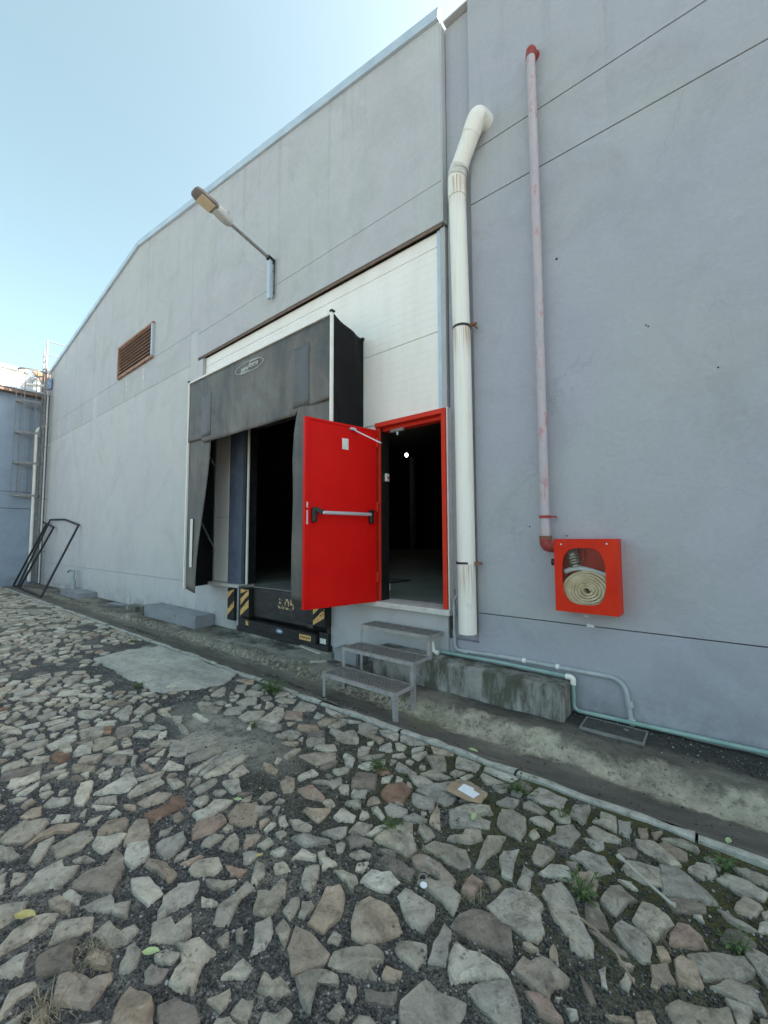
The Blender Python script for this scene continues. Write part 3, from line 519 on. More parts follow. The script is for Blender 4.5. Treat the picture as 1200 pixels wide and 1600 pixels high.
# ---------------------------------------------------------------- paving stones
TRACED = '''g-303,-338 -297,-332 -299,-324 -306,-319 -310,-319 -317,-328 -314,-335 -309,-339|b-293,-324 -293,-319 -286,-313 -291,-308 -300,-316 -298,-324 -292,-332|g-269,-323 -266,-316 -271,-307 -279,-306 -282,-311 -280,-323|g-271,-332 -278,-326 -289,-320 -289,-327 -277,-333|p-254,-308 -254,-301 -259,-295 -269,-306 -265,-309|b-271,-305 -262,-296 -268,-291 -275,-290 -279,-298 -274,-304|b-251,-299 -245,-290 -251,-286 -262,-283 -267,-287 -262,-293|p-239,-303 -231,-302 -233,-294 -244,-290 -249,-298 -244,-301|g-224,-290 -224,-285 -230,-276 -237,-274 -238,-288|d-240,-324 -224,-313 -229,-308 -241,-302 -250,-303 -243,-310 -245,-318 -243,-323|g-246,-328 -249,-322 -253,-318 -258,-323 -265,-322 -265,-332 -256,-340|b-219,-295 -208,-295 -210,-290 -214,-290 -223,-291 -230,-295 -228,-298|p-213,-307 -203,-306 -204,-302 -204,-299 -219,-299 -224,-305|g-191,-298 -190,-292 -196,-286 -202,-292 -201,-300 -192,-306|p-204,-286 -196,-279 -197,-274 -203,-272 -210,-280 -208,-285|b-224,-254 -215,-251 -212,-245 -217,-239 -227,-234 -235,-243 -230,-252|p-237,-264 -238,-249 -240,-243 -249,-249 -245,-260 -247,-264|r-227,-274 -224,-265 -226,-255 -232,-254 -238,-266 -232,-272|x-260,-282 -260,-271 -260,-262 -271,-260 -275,-264 -269,-268 -269,-282|b-276,-278 -274,-269 -277,-263 -285,-268 -284,-280|p-302,-279 -307,-272 -323,-269 -319,-282 -315,-294|p-313,-304 -309,-301 -322,-293 -333,-290 -335,-296 -321,-303|g-293,-281 -292,-270 -293,-261 -301,-260 -302,-274 -297,-281|g-280,-259 -281,-253 -290,-253 -295,-258|g-263,-253 -266,-238 -271,-237 -270,-252|g-255,-238 -247,-238 -246,-233 -257,-228 -263,-236|g-225,-348 -224,-342 -226,-335 -229,-332 -235,-338 -234,-346 -230,-350 -225,-352|g-241,-346 -242,-341 -247,-339 -255,-348 -241,-351|b-229,-331 -224,-329 -229,-327 -240,-329 -240,-333|g-232,-328 -227,-325 -231,-323 -240,-325 -239,-328|g-217,-321 -212,-317 -204,-314 -211,-310 -215,-315 -222,-314 -225,-325|g-212,-331 -210,-325 -215,-323 -223,-333 -215,-338|g-201,-324 -196,-324 -192,-318 -194,-313 -197,-313 -197,-320 -199,-318 -208,-319 -206,-326|g-174,-304 -175,-300 -183,-296 -182,-303 -189,-302 -192,-308 -185,-312|d-202,-342 -200,-339 -195,-335 -208,-331 -212,-338 -212,-342 -205,-344|b-190,-329 -186,-326 -189,-324 -194,-325 -199,-327 -197,-331|g-179,-322 -179,-319 -183,-316 -189,-316 -189,-319 -182,-324|p-158,-313 -153,-310 -159,-304 -160,-298 -170,-299 -175,-306 -166,-308 -163,-314|g-167,-288 -174,-278 -174,-271 -180,-271 -179,-275 -178,-278 -178,-287 -172,-292|b-183,-339 -177,-335 -181,-327 -183,-326 -186,-332 -194,-335 -197,-339 -188,-343|b-161,-332 -152,-326 -152,-324 -159,-321 -166,-321 -172,-324 -170,-328 -165,-332|d-150,-324 -141,-317 -143,-313 -148,-312 -156,-315 -158,-320 -153,-322|g-125,-307 -128,-305 -136,-306 -139,-309 -136,-316|g-140,-307 -141,-303 -144,-301 -147,-308|g-130,-303 -134,-298 -138,-300 -137,-305|g-196,-355 -199,-350 -199,-345 -202,-345 -205,-351 -196,-356|b-181,-349 -184,-345 -189,-344 -188,-348 -185,-351|g-256,-317 -251,-312 -259,-314 -260,-319|r-211,-284 -210,-276 -213,-277 -215,-286|g-192,-284 -185,-281 -184,-274 -187,-278 -196,-283|b-319,-326 -318,-320 -325,-318 -328,-322 -324,-328|g-322,-315 -318,-308 -321,-305 -330,-312 -326,-317|g-286,-338 -287,-335 -296,-336 -302,-340 -293,-344|p-299,-311 -304,-309 -310,-314 -305,-318|r-189,-274 -185,-272 -186,-267 -197,-272|p-184,-291 -179,-286 -188,-289|g-175,-269 -177,-263 -182,-260 -187,-261 -178,-270|g-308,-269 -303,-258 -306,-255 -311,-271|g-139,-211 -130,-212 -128,-205 -132,-201 -140,-191 -145,-193 -150,-212|g-175,-239 -167,-229 -183,-234 -186,-240|b-184,-222 -187,-210 -199,-218 -199,-221|p-176,-214 -169,-209 -171,-205 -182,-205 -181,-213|g-156,-212 -158,-205 -166,-208 -165,-217|g-166,-224 -165,-219 -168,-215 -176,-227|p-153,-211 -150,-202 -152,-198 -156,-205 -156,-212|d-157,-224 -149,-217 -150,-214 -162,-218 -163,-221|g-191,-234 -182,-231 -184,-227 -194,-228 -198,-232|p-198,-238 -196,-234 -204,-230 -205,-234|r-207,-211 -196,-207 -199,-204 -214,-200 -217,-210|b-223,-217 -219,-212 -229,-203 -235,-205 -233,-212|d-192,-186 -179,-178 -188,-165 -200,-171 -198,-179|x-164,-183 -157,-177 -160,-165 -168,-162 -175,-169 -172,-180|p-184,-193 -178,-188 -182,-182 -189,-188 -187,-192|p-194,-194 -189,-192 -195,-185 -199,-188 -198,-192|p-188,-210 -188,-205 -194,-203 -196,-208|g-155,-193 -149,-188 -150,-182 -162,-184 -162,-189|p-157,-198 -157,-195 -166,-191 -168,-194|g-147,-175 -138,-172 -142,-164 -157,-166 -153,-173|g-135,-164 -132,-160 -133,-152 -143,-141 -155,-154 -157,-162|b-131,-148 -119,-146 -120,-137 -133,-133 -142,-137 -139,-145|g-122,-178 -114,-172 -105,-167 -107,-161 -121,-162 -130,-167 -126,-174|g-118,-162 -108,-155 -112,-150 -123,-155 -128,-164|b-132,-184 -126,-184 -134,-171 -139,-166 -134,-183|g-127,-196 -126,-190 -137,-187 -135,-193|g-118,-201 -105,-202 -102,-195 -108,-189 -117,-191 -124,-194 -126,-202|g-97,-194 -97,-187 -94,-178 -95,-168 -103,-173 -101,-186 -99,-195|g-108,-183 -104,-177 -108,-171 -115,-176 -114,-182 -119,-188|b-122,-214 -110,-213 -102,-214 -103,-209 -113,-205 -125,-206 -127,-211|d-129,-224 -120,-222 -121,-217 -130,-217 -138,-219 -139,-222|p-131,-236 -124,-233 -123,-226 -130,-224 -133,-227 -138,-229 -138,-237|g-101,-223 -95,-225 -97,-215 -105,-213 -113,-217 -116,-221|g-112,-238 -106,-240 -101,-239 -101,-231 -103,-227 -112,-227 -119,-227 -119,-233|b-123,-259 -118,-258 -112,-252 -108,-245 -113,-241 -122,-239 -129,-241 -131,-248 -127,-255|b-133,-265 -133,-256 -138,-248 -144,-245 -148,-250 -144,-259 -141,-267|g-148,-271 -150,-264 -154,-261 -156,-264 -154,-270|g-144,-266 -145,-260 -148,-259 -151,-262 -147,-267|g-159,-276 -157,-273 -159,-265 -164,-260 -168,-260 -166,-268 -171,-271 -164,-278|g-147,-284 -150,-278 -156,-275 -158,-281 -149,-289|g-141,-279 -145,-273 -151,-272 -150,-277|b-130,-284 -124,-273 -125,-270 -137,-269 -144,-271 -139,-279|g-113,-269 -105,-265 -110,-263 -107,-259 -109,-256 -115,-257 -120,-262 -124,-268 -122,-273|g-100,-253 -95,-253 -94,-248 -97,-243 -106,-248 -106,-252|g-87,-245 -90,-238 -92,-232 -96,-231 -95,-238 -93,-248|p-82,-249 -75,-242 -66,-235 -70,-233 -76,-233 -82,-235 -88,-235 -87,-243|d-80,-229 -69,-226 -70,-222 -73,-216 -83,-214 -90,-217 -93,-223 -93,-230|g-70,-250 -62,-251 -58,-245 -61,-240 -65,-236 -71,-240 -75,-245 -76,-248|g-86,-274 -74,-264 -74,-258 -75,-252 -84,-255 -90,-254 -93,-266 -89,-271|g-89,-275 -98,-276 -102,-278 -101,-285|b-102,-263 -98,-260 -99,-257 -105,-259 -104,-263|d-95,-268 -96,-264 -101,-268 -106,-270 -103,-273|g-121,-299 -119,-296 -120,-292 -123,-292 -124,-296 -128,-298 -126,-301|g-132,-294 -128,-292 -126,-288 -133,-287 -134,-290 -139,-290 -136,-295|g-118,-288 -115,-288 -121,-284 -120,-279 -114,-276 -116,-274 -121,-275 -126,-279 -128,-284|g-125,-265 -126,-262 -130,-263 -129,-267|g-142,-242 -136,-244 -139,-241 -139,-238 -141,-237 -149,-238 -152,-241|p-164,-242 -166,-240 -175,-242 -174,-249|p-157,-244 -154,-237 -160,-238 -165,-235 -167,-238|g-158,-256 -152,-256 -155,-249 -160,-243 -164,-248 -162,-252|g-223,-231 -224,-228 -224,-221 -232,-223 -230,-230|g-215,-238 -217,-230 -224,-236 -216,-245|r-92,-212 -92,-202 -98,-201 -98,-212|g-87,-192 -82,-192 -84,-184 -86,-172 -92,-178 -92,-183|g-101,-142 -101,-132 -108,-133 -111,-143|g-145,-191 -136,-184 -136,-182 -145,-182 -148,-189|g-168,-149 -168,-146 -186,-143 -183,-151|g-152,-143 -146,-137 -160,-137 -165,-146|g-155,-161 -152,-149 -161,-147 -171,-151|g-159,-136 -153,-131 -163,-117 -174,-125|p-224,-202 -221,-189 -227,-188 -228,-201|g-208,-193 -201,-194 -200,-187 -206,-182 -206,-189 -215,-193 -217,-199|g-77,-215 -73,-214 -68,-215 -63,-214 -62,-208 -66,-201 -66,-197 -71,-194 -80,-196 -83,-202 -85,-212|g-60,-200 -52,-204 -52,-208 -48,-209 -44,-206 -45,-201 -53,-191 -59,-182 -63,-179 -68,-185 -68,-191|d-48,-195 -41,-191 -47,-180 -52,-183|g-45,-180 -40,-182 -38,-174 -34,-168 -41,-164 -44,-167 -47,-177|p-26,-184 -20,-172 -25,-167 -32,-168 -34,-179|g-34,-195 -29,-197 -26,-195 -27,-186 -31,-183 -38,-183 -40,-189|d-41,-199 -33,-199 -34,-197 -43,-195 -48,-196|b-55,-178 -49,-176 -50,-167 -53,-163 -58,-168 -59,-176|p-67,-178 -59,-175 -63,-168 -70,-172 -73,-181|g-74,-195 -75,-182 -80,-181 -79,-193|g-77,-176 -73,-174 -71,-162 -73,-161 -80,-162 -79,-173|g-99,-164 -88,-165 -89,-153 -92,-146 -101,-144 -106,-147 -103,-160|g-78,-147 -78,-140 -85,-138 -90,-145|p-76,-137 -71,-135 -72,-129 -80,-129 -82,-133|g-96,-137 -86,-137 -84,-133 -96,-128 -98,-133|g-88,-126 -79,-125 -78,-113 -95,-113 -98,-125|g-65,-131 -64,-126 -65,-111 -73,-117 -73,-127|g-66,-153 -64,-140 -69,-135 -76,-142 -74,-149 -77,-154|g-57,-139 -47,-135 -46,-131 -60,-129 -62,-135|p-55,-147 -52,-144 -53,-139 -62,-142|g-55,-125 -49,-126 -51,-114 -59,-114 -58,-122 -61,-125|g-48,-125 -42,-128 -44,-112 -50,-115|b-38,-123 -35,-121 -36,-111 -40,-114|g-61,-160 -51,-164 -45,-156 -50,-150 -60,-152 -64,-160|d-44,-144 -38,-140 -38,-135 -42,-135 -46,-141|g-37,-132 -24,-135 -20,-131 -26,-126 -32,-122 -40,-126|b-23,-128 -18,-126 -18,-120 -28,-117 -30,-122|g-22,-116 -14,-116 -13,-113 -20,-110 -29,-116|g-40,-154 -33,-155 -26,-153 -28,-141 -41,-146 -42,-151|g-25,-156 -9,-149 -6,-147 -13,-140 -22,-134 -28,-138|d-21,-164 -10,-156 -10,-152 -18,-155 -24,-159|g-12,-135 -6,-128 -7,-121 -14,-124 -17,-132|g1,-134 10,-132 12,-126 6,-123 -3,-124 -6,-130|g-5,-123 -4,-119 -9,-115 -11,-118|g5,-121 14,-121 15,-116 5,-115 0,-117|b1,-146 7,-144 10,-138 9,-136 3,-135 0,-145|g-3,-154 3,-155 7,-153 2,-152 -3,-150 -6,-150|r-17,-180 -9,-175 -11,-171 -15,-168 -19,-170 -21,-182|d-3,-168 4,-165 6,-161 1,-158 -3,-161 -5,-167|g-10,-190 1,-183 4,-178 5,-175 2,-171 -9,-178 -15,-184|g6,-176 10,-183 11,-165 5,-164 2,-167|b-25,-205 -23,-205 -22,-202 -18,-198 -21,-192 -26,-197|b-17,-198 -11,-195 -10,-193 -12,-186 -17,-185 -19,-189|g-3,-192 6,-192 7,-191 4,-183 -4,-186 -8,-192|g-1,-201 2,-200 3,-192 -1,-193 -4,-194|g-16,-217 -1,-205 -3,-197 -9,-202 -17,-205 -20,-210|b-59,-232 -53,-233 -53,-229 -49,-224 -49,-221 -59,-219 -62,-224 -65,-224 -66,-231|r-58,-237 -54,-239 -48,-238 -47,-236 -52,-233 -56,-233 -60,-235|p-39,-216 -37,-216 -39,-208 -41,-211|p-31,-212 -30,-206 -33,-206 -34,-212|b-33,-225 -28,-222 -29,-221 -36,-226|b-27,-222 -22,-218 -24,-215 -28,-219|p-45,-234 -43,-232 -44,-230 -47,-232|b-23,-192 -20,-189 -23,-185 -25,-187|b-35,-203 -31,-203 -31,-201 -36,-202|g-12,-162 -10,-163 -11,-159 -14,-161|g-83,-160 -81,-155 -85,-151 -86,-158|d-62,-168 -59,-166 -60,-162 -65,-165|d-41,-225 -39,-224 -41,-221 -46,-217|p-50,-231 -49,-229 -51,-231|b8,-197 8,-193 5,-195 5,-199|g7,-153 12,-150 12,-142 8,-147|b10,-144 13,-141 13,-136 9,-141|p-529,-248 -538,-241 -548,-245 -551,-257 -543,-262|p-520,-248 -503,-234 -511,-230 -528,-248|g-567,-284 -575,-273 -590,-269 -589,-287 -573,-291|p-545,-284 -535,-275 -545,-268 -558,-288|g-583,-246 -573,-240 -591,-226 -607,-231 -596,-245|g-551,-243 -551,-232 -561,-234 -562,-247|g-479,-287 -481,-278 -493,-273 -491,-288|p-512,-310 -511,-306 -524,-302 -521,-310|g-497,-307 -502,-299 -512,-295 -510,-303 -499,-309|g-504,-293 -502,-286 -514,-281 -512,-294|g-465,-263 -451,-259 -458,-246 -472,-253 -478,-260|g-462,-286 -460,-274 -468,-271 -471,-287|p-448,-285 -450,-271 -460,-267 -455,-288|g-413,-275 -407,-262 -419,-256 -428,-264 -429,-272|x-403,-257 -415,-251 -420,-254 -408,-261|d-388,-257 -387,-246 -401,-240 -410,-249 -399,-255|p-418,-249 -426,-245 -435,-256 -428,-261|g-423,-241 -421,-237 -448,-224 -454,-226 -441,-242|g-421,-224 -431,-213 -448,-214 -433,-229|p-405,-214 -394,-211 -404,-210 -415,-202 -419,-213|g-401,-240 -399,-234 -405,-234 -409,-249|g-368,-240 -373,-229 -389,-240 -383,-247|p-359,-232 -369,-226 -369,-232 -356,-240|g-378,-230 -376,-224 -390,-226 -388,-233|g-379,-215 -352,-219 -352,-216 -374,-212 -388,-204 -395,-210|g-378,-266 -387,-258 -395,-259 -398,-270 -381,-276|p-378,-278 -396,-272 -394,-283 -383,-288|d-399,-277 -396,-267 -404,-263 -407,-271 -405,-281|p-409,-295 -414,-278 -423,-276 -425,-285 -420,-296|p-395,-291 -394,-286 -407,-284 -414,-288 -407,-291|x-379,-298 -382,-290 -388,-289 -402,-294 -392,-299|g-407,-309 -409,-300 -417,-298 -416,-311|g-390,-301 -396,-299 -403,-307 -393,-310|g-393,-326 -395,-323 -397,-312 -407,-312 -405,-324|d-375,-309 -386,-306 -390,-326 -382,-329|p-364,-324 -366,-311 -375,-309 -374,-319 -378,-324 -370,-327|p-350,-321 -355,-314 -360,-312 -353,-325|g-361,-310 -359,-299 -363,-297 -367,-303 -365,-310|b-355,-294 -345,-285 -351,-283 -366,-292 -363,-294|b-359,-280 -367,-274 -376,-284 -365,-290|d-345,-275 -340,-268 -350,-262 -361,-271 -354,-278|p-328,-284 -329,-280 -342,-274 -339,-278 -337,-285|p-349,-259 -356,-257 -363,-267 -360,-270|p-299,-245 -302,-243 -318,-247 -310,-255|r-313,-262 -312,-259 -327,-259 -329,-262|g-331,-264 -345,-258 -347,-260 -334,-266|g-424,-307 -423,-297 -429,-293 -436,-304 -432,-309|p-421,-315 -427,-313 -436,-317 -426,-321|g-436,-314 -437,-306 -446,-302 -442,-317|p-463,-304 -472,-302 -493,-311 -485,-316|p-472,-301 -468,-292 -475,-289 -479,-303|g-406,-160 -404,-153 -423,-141 -428,-142 -415,-162|g-399,-140 -396,-135 -412,-120 -420,-129 -407,-140|g-385,-140 -374,-132 -377,-125 -396,-129 -393,-138|g-369,-157 -359,-146 -372,-136 -380,-139 -377,-156|g-360,-178 -352,-167 -362,-154 -371,-168 -366,-176|g-335,-173 -329,-162 -339,-150 -352,-160 -347,-172|p-322,-163 -310,-158 -317,-144 -331,-134 -339,-138 -332,-147 -327,-163|g-386,-187 -391,-172 -405,-177 -405,-182|g-372,-179 -377,-171 -387,-176 -383,-187|g-383,-168 -385,-162 -393,-162 -395,-170|g-314,-131 -305,-119 -309,-112 -330,-112 -321,-131|r-305,-145 -301,-136 -308,-130 -323,-137 -313,-147|b-275,-153 -271,-143 -278,-139 -292,-148 -286,-154|b-275,-138 -272,-132 -273,-120 -283,-123 -283,-134|d-266,-160 -258,-149 -265,-142 -274,-153|g-320,-172 -300,-170 -297,-163 -303,-158 -325,-165 -327,-169|g-237,-146 -227,-141 -232,-135 -245,-127 -249,-133 -247,-146|g-235,-127 -228,-118 -231,-111 -245,-109 -250,-114 -241,-127|g-249,-144 -249,-135 -263,-136 -260,-141|g-260,-134 -261,-119 -269,-121 -269,-134|p-237,-164 -234,-158 -241,-154 -251,-162 -249,-168|b-231,-182 -229,-180 -225,-169 -231,-162 -244,-172 -249,-182|d-222,-183 -219,-175 -223,-168 -226,-175 -226,-183|g-256,-169 -248,-158 -254,-152 -265,-161|g-253,-190 -255,-176 -258,-178 -258,-190|p-253,-200 -256,-193 -261,-194 -256,-200|b-263,-175 -265,-170 -273,-171 -276,-178|b-252,-209 -243,-208 -246,-204 -255,-203 -262,-204 -259,-207|b-223,-128 -214,-131 -215,-124 -229,-123 -233,-127|g-203,-152 -201,-141 -211,-152 -211,-158|g-214,-156 -211,-150 -215,-140 -221,-143 -221,-148|g-259,-118 -250,-111 -268,-116 -271,-119|g-288,-128 -288,-121 -297,-122 -293,-129|p-317,-179 -326,-170 -329,-171 -320,-181|p-363,-196 -362,-193 -384,-193 -384,-197|g-389,-125 -392,-114 -405,-114 -399,-125|g-342,-128 -333,-121 -337,-114 -352,-120 -352,-128'''
TINT = dict(g=((.30, .295, .27), .16), p=((.40, .395, .36), .12), b=((.30, .262, .222), .14), d=((.185, .17, .155), .15), r=((.30, .235, .205), .12), x=((.205, .135, .10), .12))
srnd = random.Random(21)
def tint_for(code):
    c, v = TINT[code]; c = (c[0]*1.25, c[1]*1.19, c[2]*1.09); k = 1+srnd.uniform(-v, v); h = srnd.uniform(-.03, .03)
    return (c[0]*k*(1+h), c[1]*k, c[2]*k*(1-h*1.4))
stones = []                                        # (outline, tint, thickness)
for s in TRACED.split('|'):
    pts = [tuple(int(q)/100 for q in p.split(',')) for p in s[1:].split()]
    stones.append((pts, tint_for(s[0]), True))
def inside(p, poly):
    c = False
    for i in range(len(poly)):
        (x1, y1), (x2, y2) = poly[i], poly[i-1]
        if (y1 > p[1]) != (y2 > p[1]) and p[0] < (x2-x1)*(p[1]-y1)/(y2-y1)+x1: c = not c
    return c
def area(P): return abs(sum(P[i-1][0]*P[i][1]-P[i][0]*P[i-1][1] for i in range(len(P))))/2
# random stones fill everything that was not measured: Voronoi cells, shrunk for the joints
CELL = .04; GX0, GY0 = -20.0, -7.6; GW, GH = int(25/CELL), int(6.7/CELL)
occ = np.zeros((GH, GW), bool)
def mark(poly, grow=0):
    xs_ = [p[0] for p in poly]; ys_ = [p[1] for p in poly]
    for j in range(int((min(ys_)-GY0-grow)/CELL), int((max(ys_)-GY0+grow)/CELL)+2):
        for i in range(int((min(xs_)-GX0-grow)/CELL), int((max(xs_)-GX0+grow)/CELL)+2):
            if 0 <= i < GW and 0 <= j < GH and inside((GX0+(i+.5)*CELL, GY0+(j+.5)*CELL), poly): occ[j, i] = True
for p, _, _ in stones: mark(p)
mark(P)
def proj(p):
    d = Vector(p)-CAM; q = (d.dot(r2), d.dot(d2), d.dot(fw))
    if q[2] < .05: return None
    return (600+640*q[0]/q[2], 800+640*q[1]/q[2], q[2])
def measured(x, y):                                # the area whose stones were taken from the photo
    q = proj((x, y, 0)); return q is not None and -5 < q[0] < 1205 and 1082 < q[1] < 1605
def bare(x, y): return ((x+3.25)/1.0)**2+((y+1.98)/.36)**2 < 1
def patch_gap(x, y): return -7.3 < x < -4.0 and -2.25 < y < -1.1
fr = random.Random(5)
sites = []; gridd = {}
def near(x, y, r):
    i, j = int(x/.3), int(y/.3)
    for a in (-1, 0, 1):
        for b in (-1, 0, 1):
            for q in gridd.get((i+a, j+b), ()):
                if (q[0]-x)**2+((q[1]-y)*1.25)**2 < (min(r, q[2]))**2: return True
    return False
def put(x, y, r, kind): 
    q = (x, y, r, kind); sites.append(q); gridd.setdefault((int(x/.3), int(y/.3)), []).append(q)
for pts, _, _ in stones:                            # traced outlines keep the random cells away
    n = len(pts); cx = sum(p[0] for p in pts)/n; cy = sum(p[1] for p in pts)/n
    for i in range(n):
        a, b = pts[i], pts[(i+1) % n]; L = math.hypot(a[0]-b[0], a[1]-b[1]); m_ = max(1, int(L/.05))
        for k in range(m_):
            t = k/m_; x = a[0]+(b[0]-a[0])*t; y = a[1]+(b[1]-a[1])*t
            put(x+(cx-x)*.12, y+(cy-y)*.12, .03, 'wall')
for i in range(0, len(po), 2): put(po[i][0], po[i][1], .03, 'wall')
tries = 0
while tries < 60000:
    tries += 1
    x = fr.uniform(-19.35, 3.4); y = fr.uniform(-6.2, -1.12)
    gi, gj = int((x-GX0)/CELL), int((y-GY0)/CELL)
    if occ[gj, gi]: continue
    if measured(x, y):
        r = fr.choice((.045, .05, .06, .08))
        if fr.random() > .24 or bare(x, y): continue
    else:
        r = fr.choice((.10, .13, .16, .20, .24)) if x > -9 else fr.choice((.14, .18, .22, .27))
    if near(x, y, r): continue
    put(x, y, r, 'stone')
def cell(site, nbrs):
    x0, y0 = site[0], site[1]; R0 = .32
    poly = [(x0+R0*math.cos(k*math.pi/6), y0+R0*math.sin(k*math.pi/6)) for k in range(12)]
    for q in nbrs:
        wq = .5 if q[3] == 'stone' else .62
        dx, dy = q[0]-x0, q[1]-y0
        if dx*dx+dy*dy < 1e-8: return None
        mx, my = x0+dx*wq, y0+dy*wq; out = []
        for i in range(len(poly)):
            a, b = poly[i-1], poly[i]; da = (a[0]-mx)*dx+(a[1]-my)*dy; db = (b[0]-mx)*dx+(b[1]-my)*dy
            if (da < 0) != (db < 0):
                t = da/(da-db); out.append((a[0]+(b[0]-a[0])*t, a[1]+(b[1]-a[1])*t))
            if db < 0: out.append(b)
        poly = out
        if len(poly) < 3: return None
    return poly
for s in sites:
    if s[3] != 'stone': continue
    drop = .12 if not measured(s[0], s[1]) else 0
    if s[0] < -6 and s[1] < -1.0 and hsh(s[0]*.9, s[1]*1.2, 2) > .42: drop = .75
    if patch_gap(s[0], s[1]) and hsh(s[0]*2, s[1]*2, 2) > -.2: drop = .8
    if fr.random() < drop: continue
    i, j = int(s[0]/.3), int(s[1]/.3); nb = []
    for a in range(-2, 3):
        for b in range(-2, 3): nb += [q for q in gridd.get((i+a, j+b), ()) if q is not s]
    nb.sort(key=lambda q: (q[0]-s[0])**2+(q[1]-s[1])**2)
    poly = cell(s, nb[:26])
    if not poly: continue
    # merge very short edges, pull in for the joint
    cx = sum(p[0] for p in poly)/len(poly); cy = sum(p[1] for p in poly)/len(poly)
    gap = fr.uniform(.010, .028); o2 = []
    for p in poly:
        d = math.hypot(p[0]-cx, p[1]-cy)
        if d < .012: continue
        k = max(.3, (d-gap*1.3)/d)*fr.uniform(.88, 1.04)
        q = (cx+(p[0]-cx)*k, min(-1.09, cy+(p[1]-cy)*k))
        if not o2 or math.hypot(q[0]-o2[-1][0], q[1]-o2[-1][1]) > .025: o2.append(q)
    if len(o2) < 4 or area(o2) < .0012: continue
    stones.append((o2, tint_for(fr.choices('gpbdrx', (52, 28, 12, 6, 1.5, .5))[0]), False))

def stone_mesh(pts, rough, seed):
    r = random.Random(seed); n = len(pts); cx = sum(p[0] for p in pts)/n; cy = sum(p[1] for p in pts)/n
    A = area(pts); size = math.sqrt(A)
    out = []
    if rough:
        for i in range(n):                          # break long edges so that the outline is knapped, not ruled
            a, b = Vector(pts[i]), Vector(pts[(i+1) % n]); L = (b-a).length; m_ = 1 if L < .035 else (2 if L < .08 else (3 if L < .13 else 4))
            nr = Vector((b-a).orthogonal()) .normalized() if L > 0 else Vector((0, 0))
            for k in range(m_):
                p = a.lerp(b, k/m_)
                if k: p += nr*r.uniform(-.20, .16)*L/m_ ; p += (b-a)*r.uniform(-.08, .08)
                out.append(p)
    else: out = [Vector(p) for p in pts]
    n = len(out); c = Vector((cx, cy)); out = [c+(p-c)*1.035 for p in out] if rough else out; h = r.uniform(.006, .013)*(1 if size > .07 else .7); tx, ty = r.uniform(-.035, .035), r.uniform(-.035, .035)
    ins = min(.13, .006/max(size, .03)+.03)
    V, F = [], []
    for p in out: V.append((p.x+(p.x-cx)*.05, p.y+(p.y-cy)*.05, -.03))
    for p in out: V.append((p.x, p.y, -.002 + h*r.uniform(.25, .65)))
    for p in out:
        q = c + (p-c)*(1-ins*r.uniform(.5, 1.5)); V.append((q.x, q.y, h*r.uniform(.85, 1.15) + tx*(q.x-cx)+ty*(q.y-cy)))
    if rough:
        for p in out:
            q = c + (p-c)*r.uniform(.42, .60); V.append((q.x, q.y, h*r.uniform(.8, 1.75) + tx*(q.x-cx)+ty*(q.y-cy)))
    V.append((cx, cy, h*r.uniform(1., 1.3)))
    rings = 4 if rough else 3; T = rings*n
    for k in range(rings-1):
        for i in range(n):
            j = (i+1) % n; F.append((k*n+i, k*n+j, (k+1)*n+j, (k+1)*n+i))
    for i in range(n): F.append(((rings-1)*n+i, (rings-1)*n+(i+1) % n, T))
    return V, F
def show(pts):                                      # apparent size in the photograph
    q = [proj((x, y, 0)) for x, y in pts]
    if any(v is None for v in q): return 0
    if not any(0 < v[0] < 1200 and 0 < v[1] < 1600 for v in q): return 0
    return area([(v[0], v[1]) for v in q])
order = sorted(range(len(stones)), key=lambda i: -show(stones[i][0]))
def color_attr(me, cols):
    a = me.color_attributes.new('tint', 'FLOAT_COLOR', 'POINT'); a.data.foreach_set('color', np.array(cols, np.float32).ravel())
restV, restF, restC = [], [], []
for rank, i in enumerate(order):
    pts, tint, tr = stones[i]
    V, F = stone_mesh(pts, tr or rank < 300, i); z0 = yard_z(sum(p[0] for p in pts)/len(pts), sum(p[1] for p in pts)/len(pts)) + .0085
    V = [(x, y, z+z0) for x, y, z in V]
    if rank < 300:
        mb = MB(); mb.v = [Vector(p) for p in V]; mb.f = F
        o = obj('paving_stone', mb, 'stone', yard, smooth=True, angle=34); color_attr(o.data, [(*tint, 1)]*len(o.data.vertices))
    else:
        b0 = len(restV); restV += V; restF += [tuple(q+b0 for q in f) for f in F]; restC += [(*tint, 1)]*len(V)
mb = MB(); mb.v = [Vector(p) for p in restV]; mb.f = restF
o = obj('paving_stones', mb, 'stone', yard, smooth=True, angle=34); color_attr(o.data, restC); tag(o, kind='stuff')

# loose gravel chips between the stones (uncountable)
nr = np.random.default_rng(3)
N = 75000
d = 1.0 + 5.5*nr.random(N)**1.5; az = YAW + R(48)*(2*nr.random(N)-1)
cxs = CAM.x - np.sin(az)*d; cys = CAM.y + np.cos(az)*d
gi = ((cxs-GX0)/CELL).astype(int); gj = ((cys-GY0)/CELL).astype(int)
ok = (cys < -1.1) & (gj >= 0) & (gj < GH) & (gi >= 0) & (gi < GW)
gi, gj = np.clip(gi, 0, GW-1), np.clip(gj, 0, GH-1)
ok &= ~occ[gj, gi]; ok &= ~((((cxs+3.25)/.9)**2+((cys+1.98)/.30)**2 < 1) & (nr.random(N) < .85))
cxs, cys, d = cxs[ok], cys[ok], d[ok]
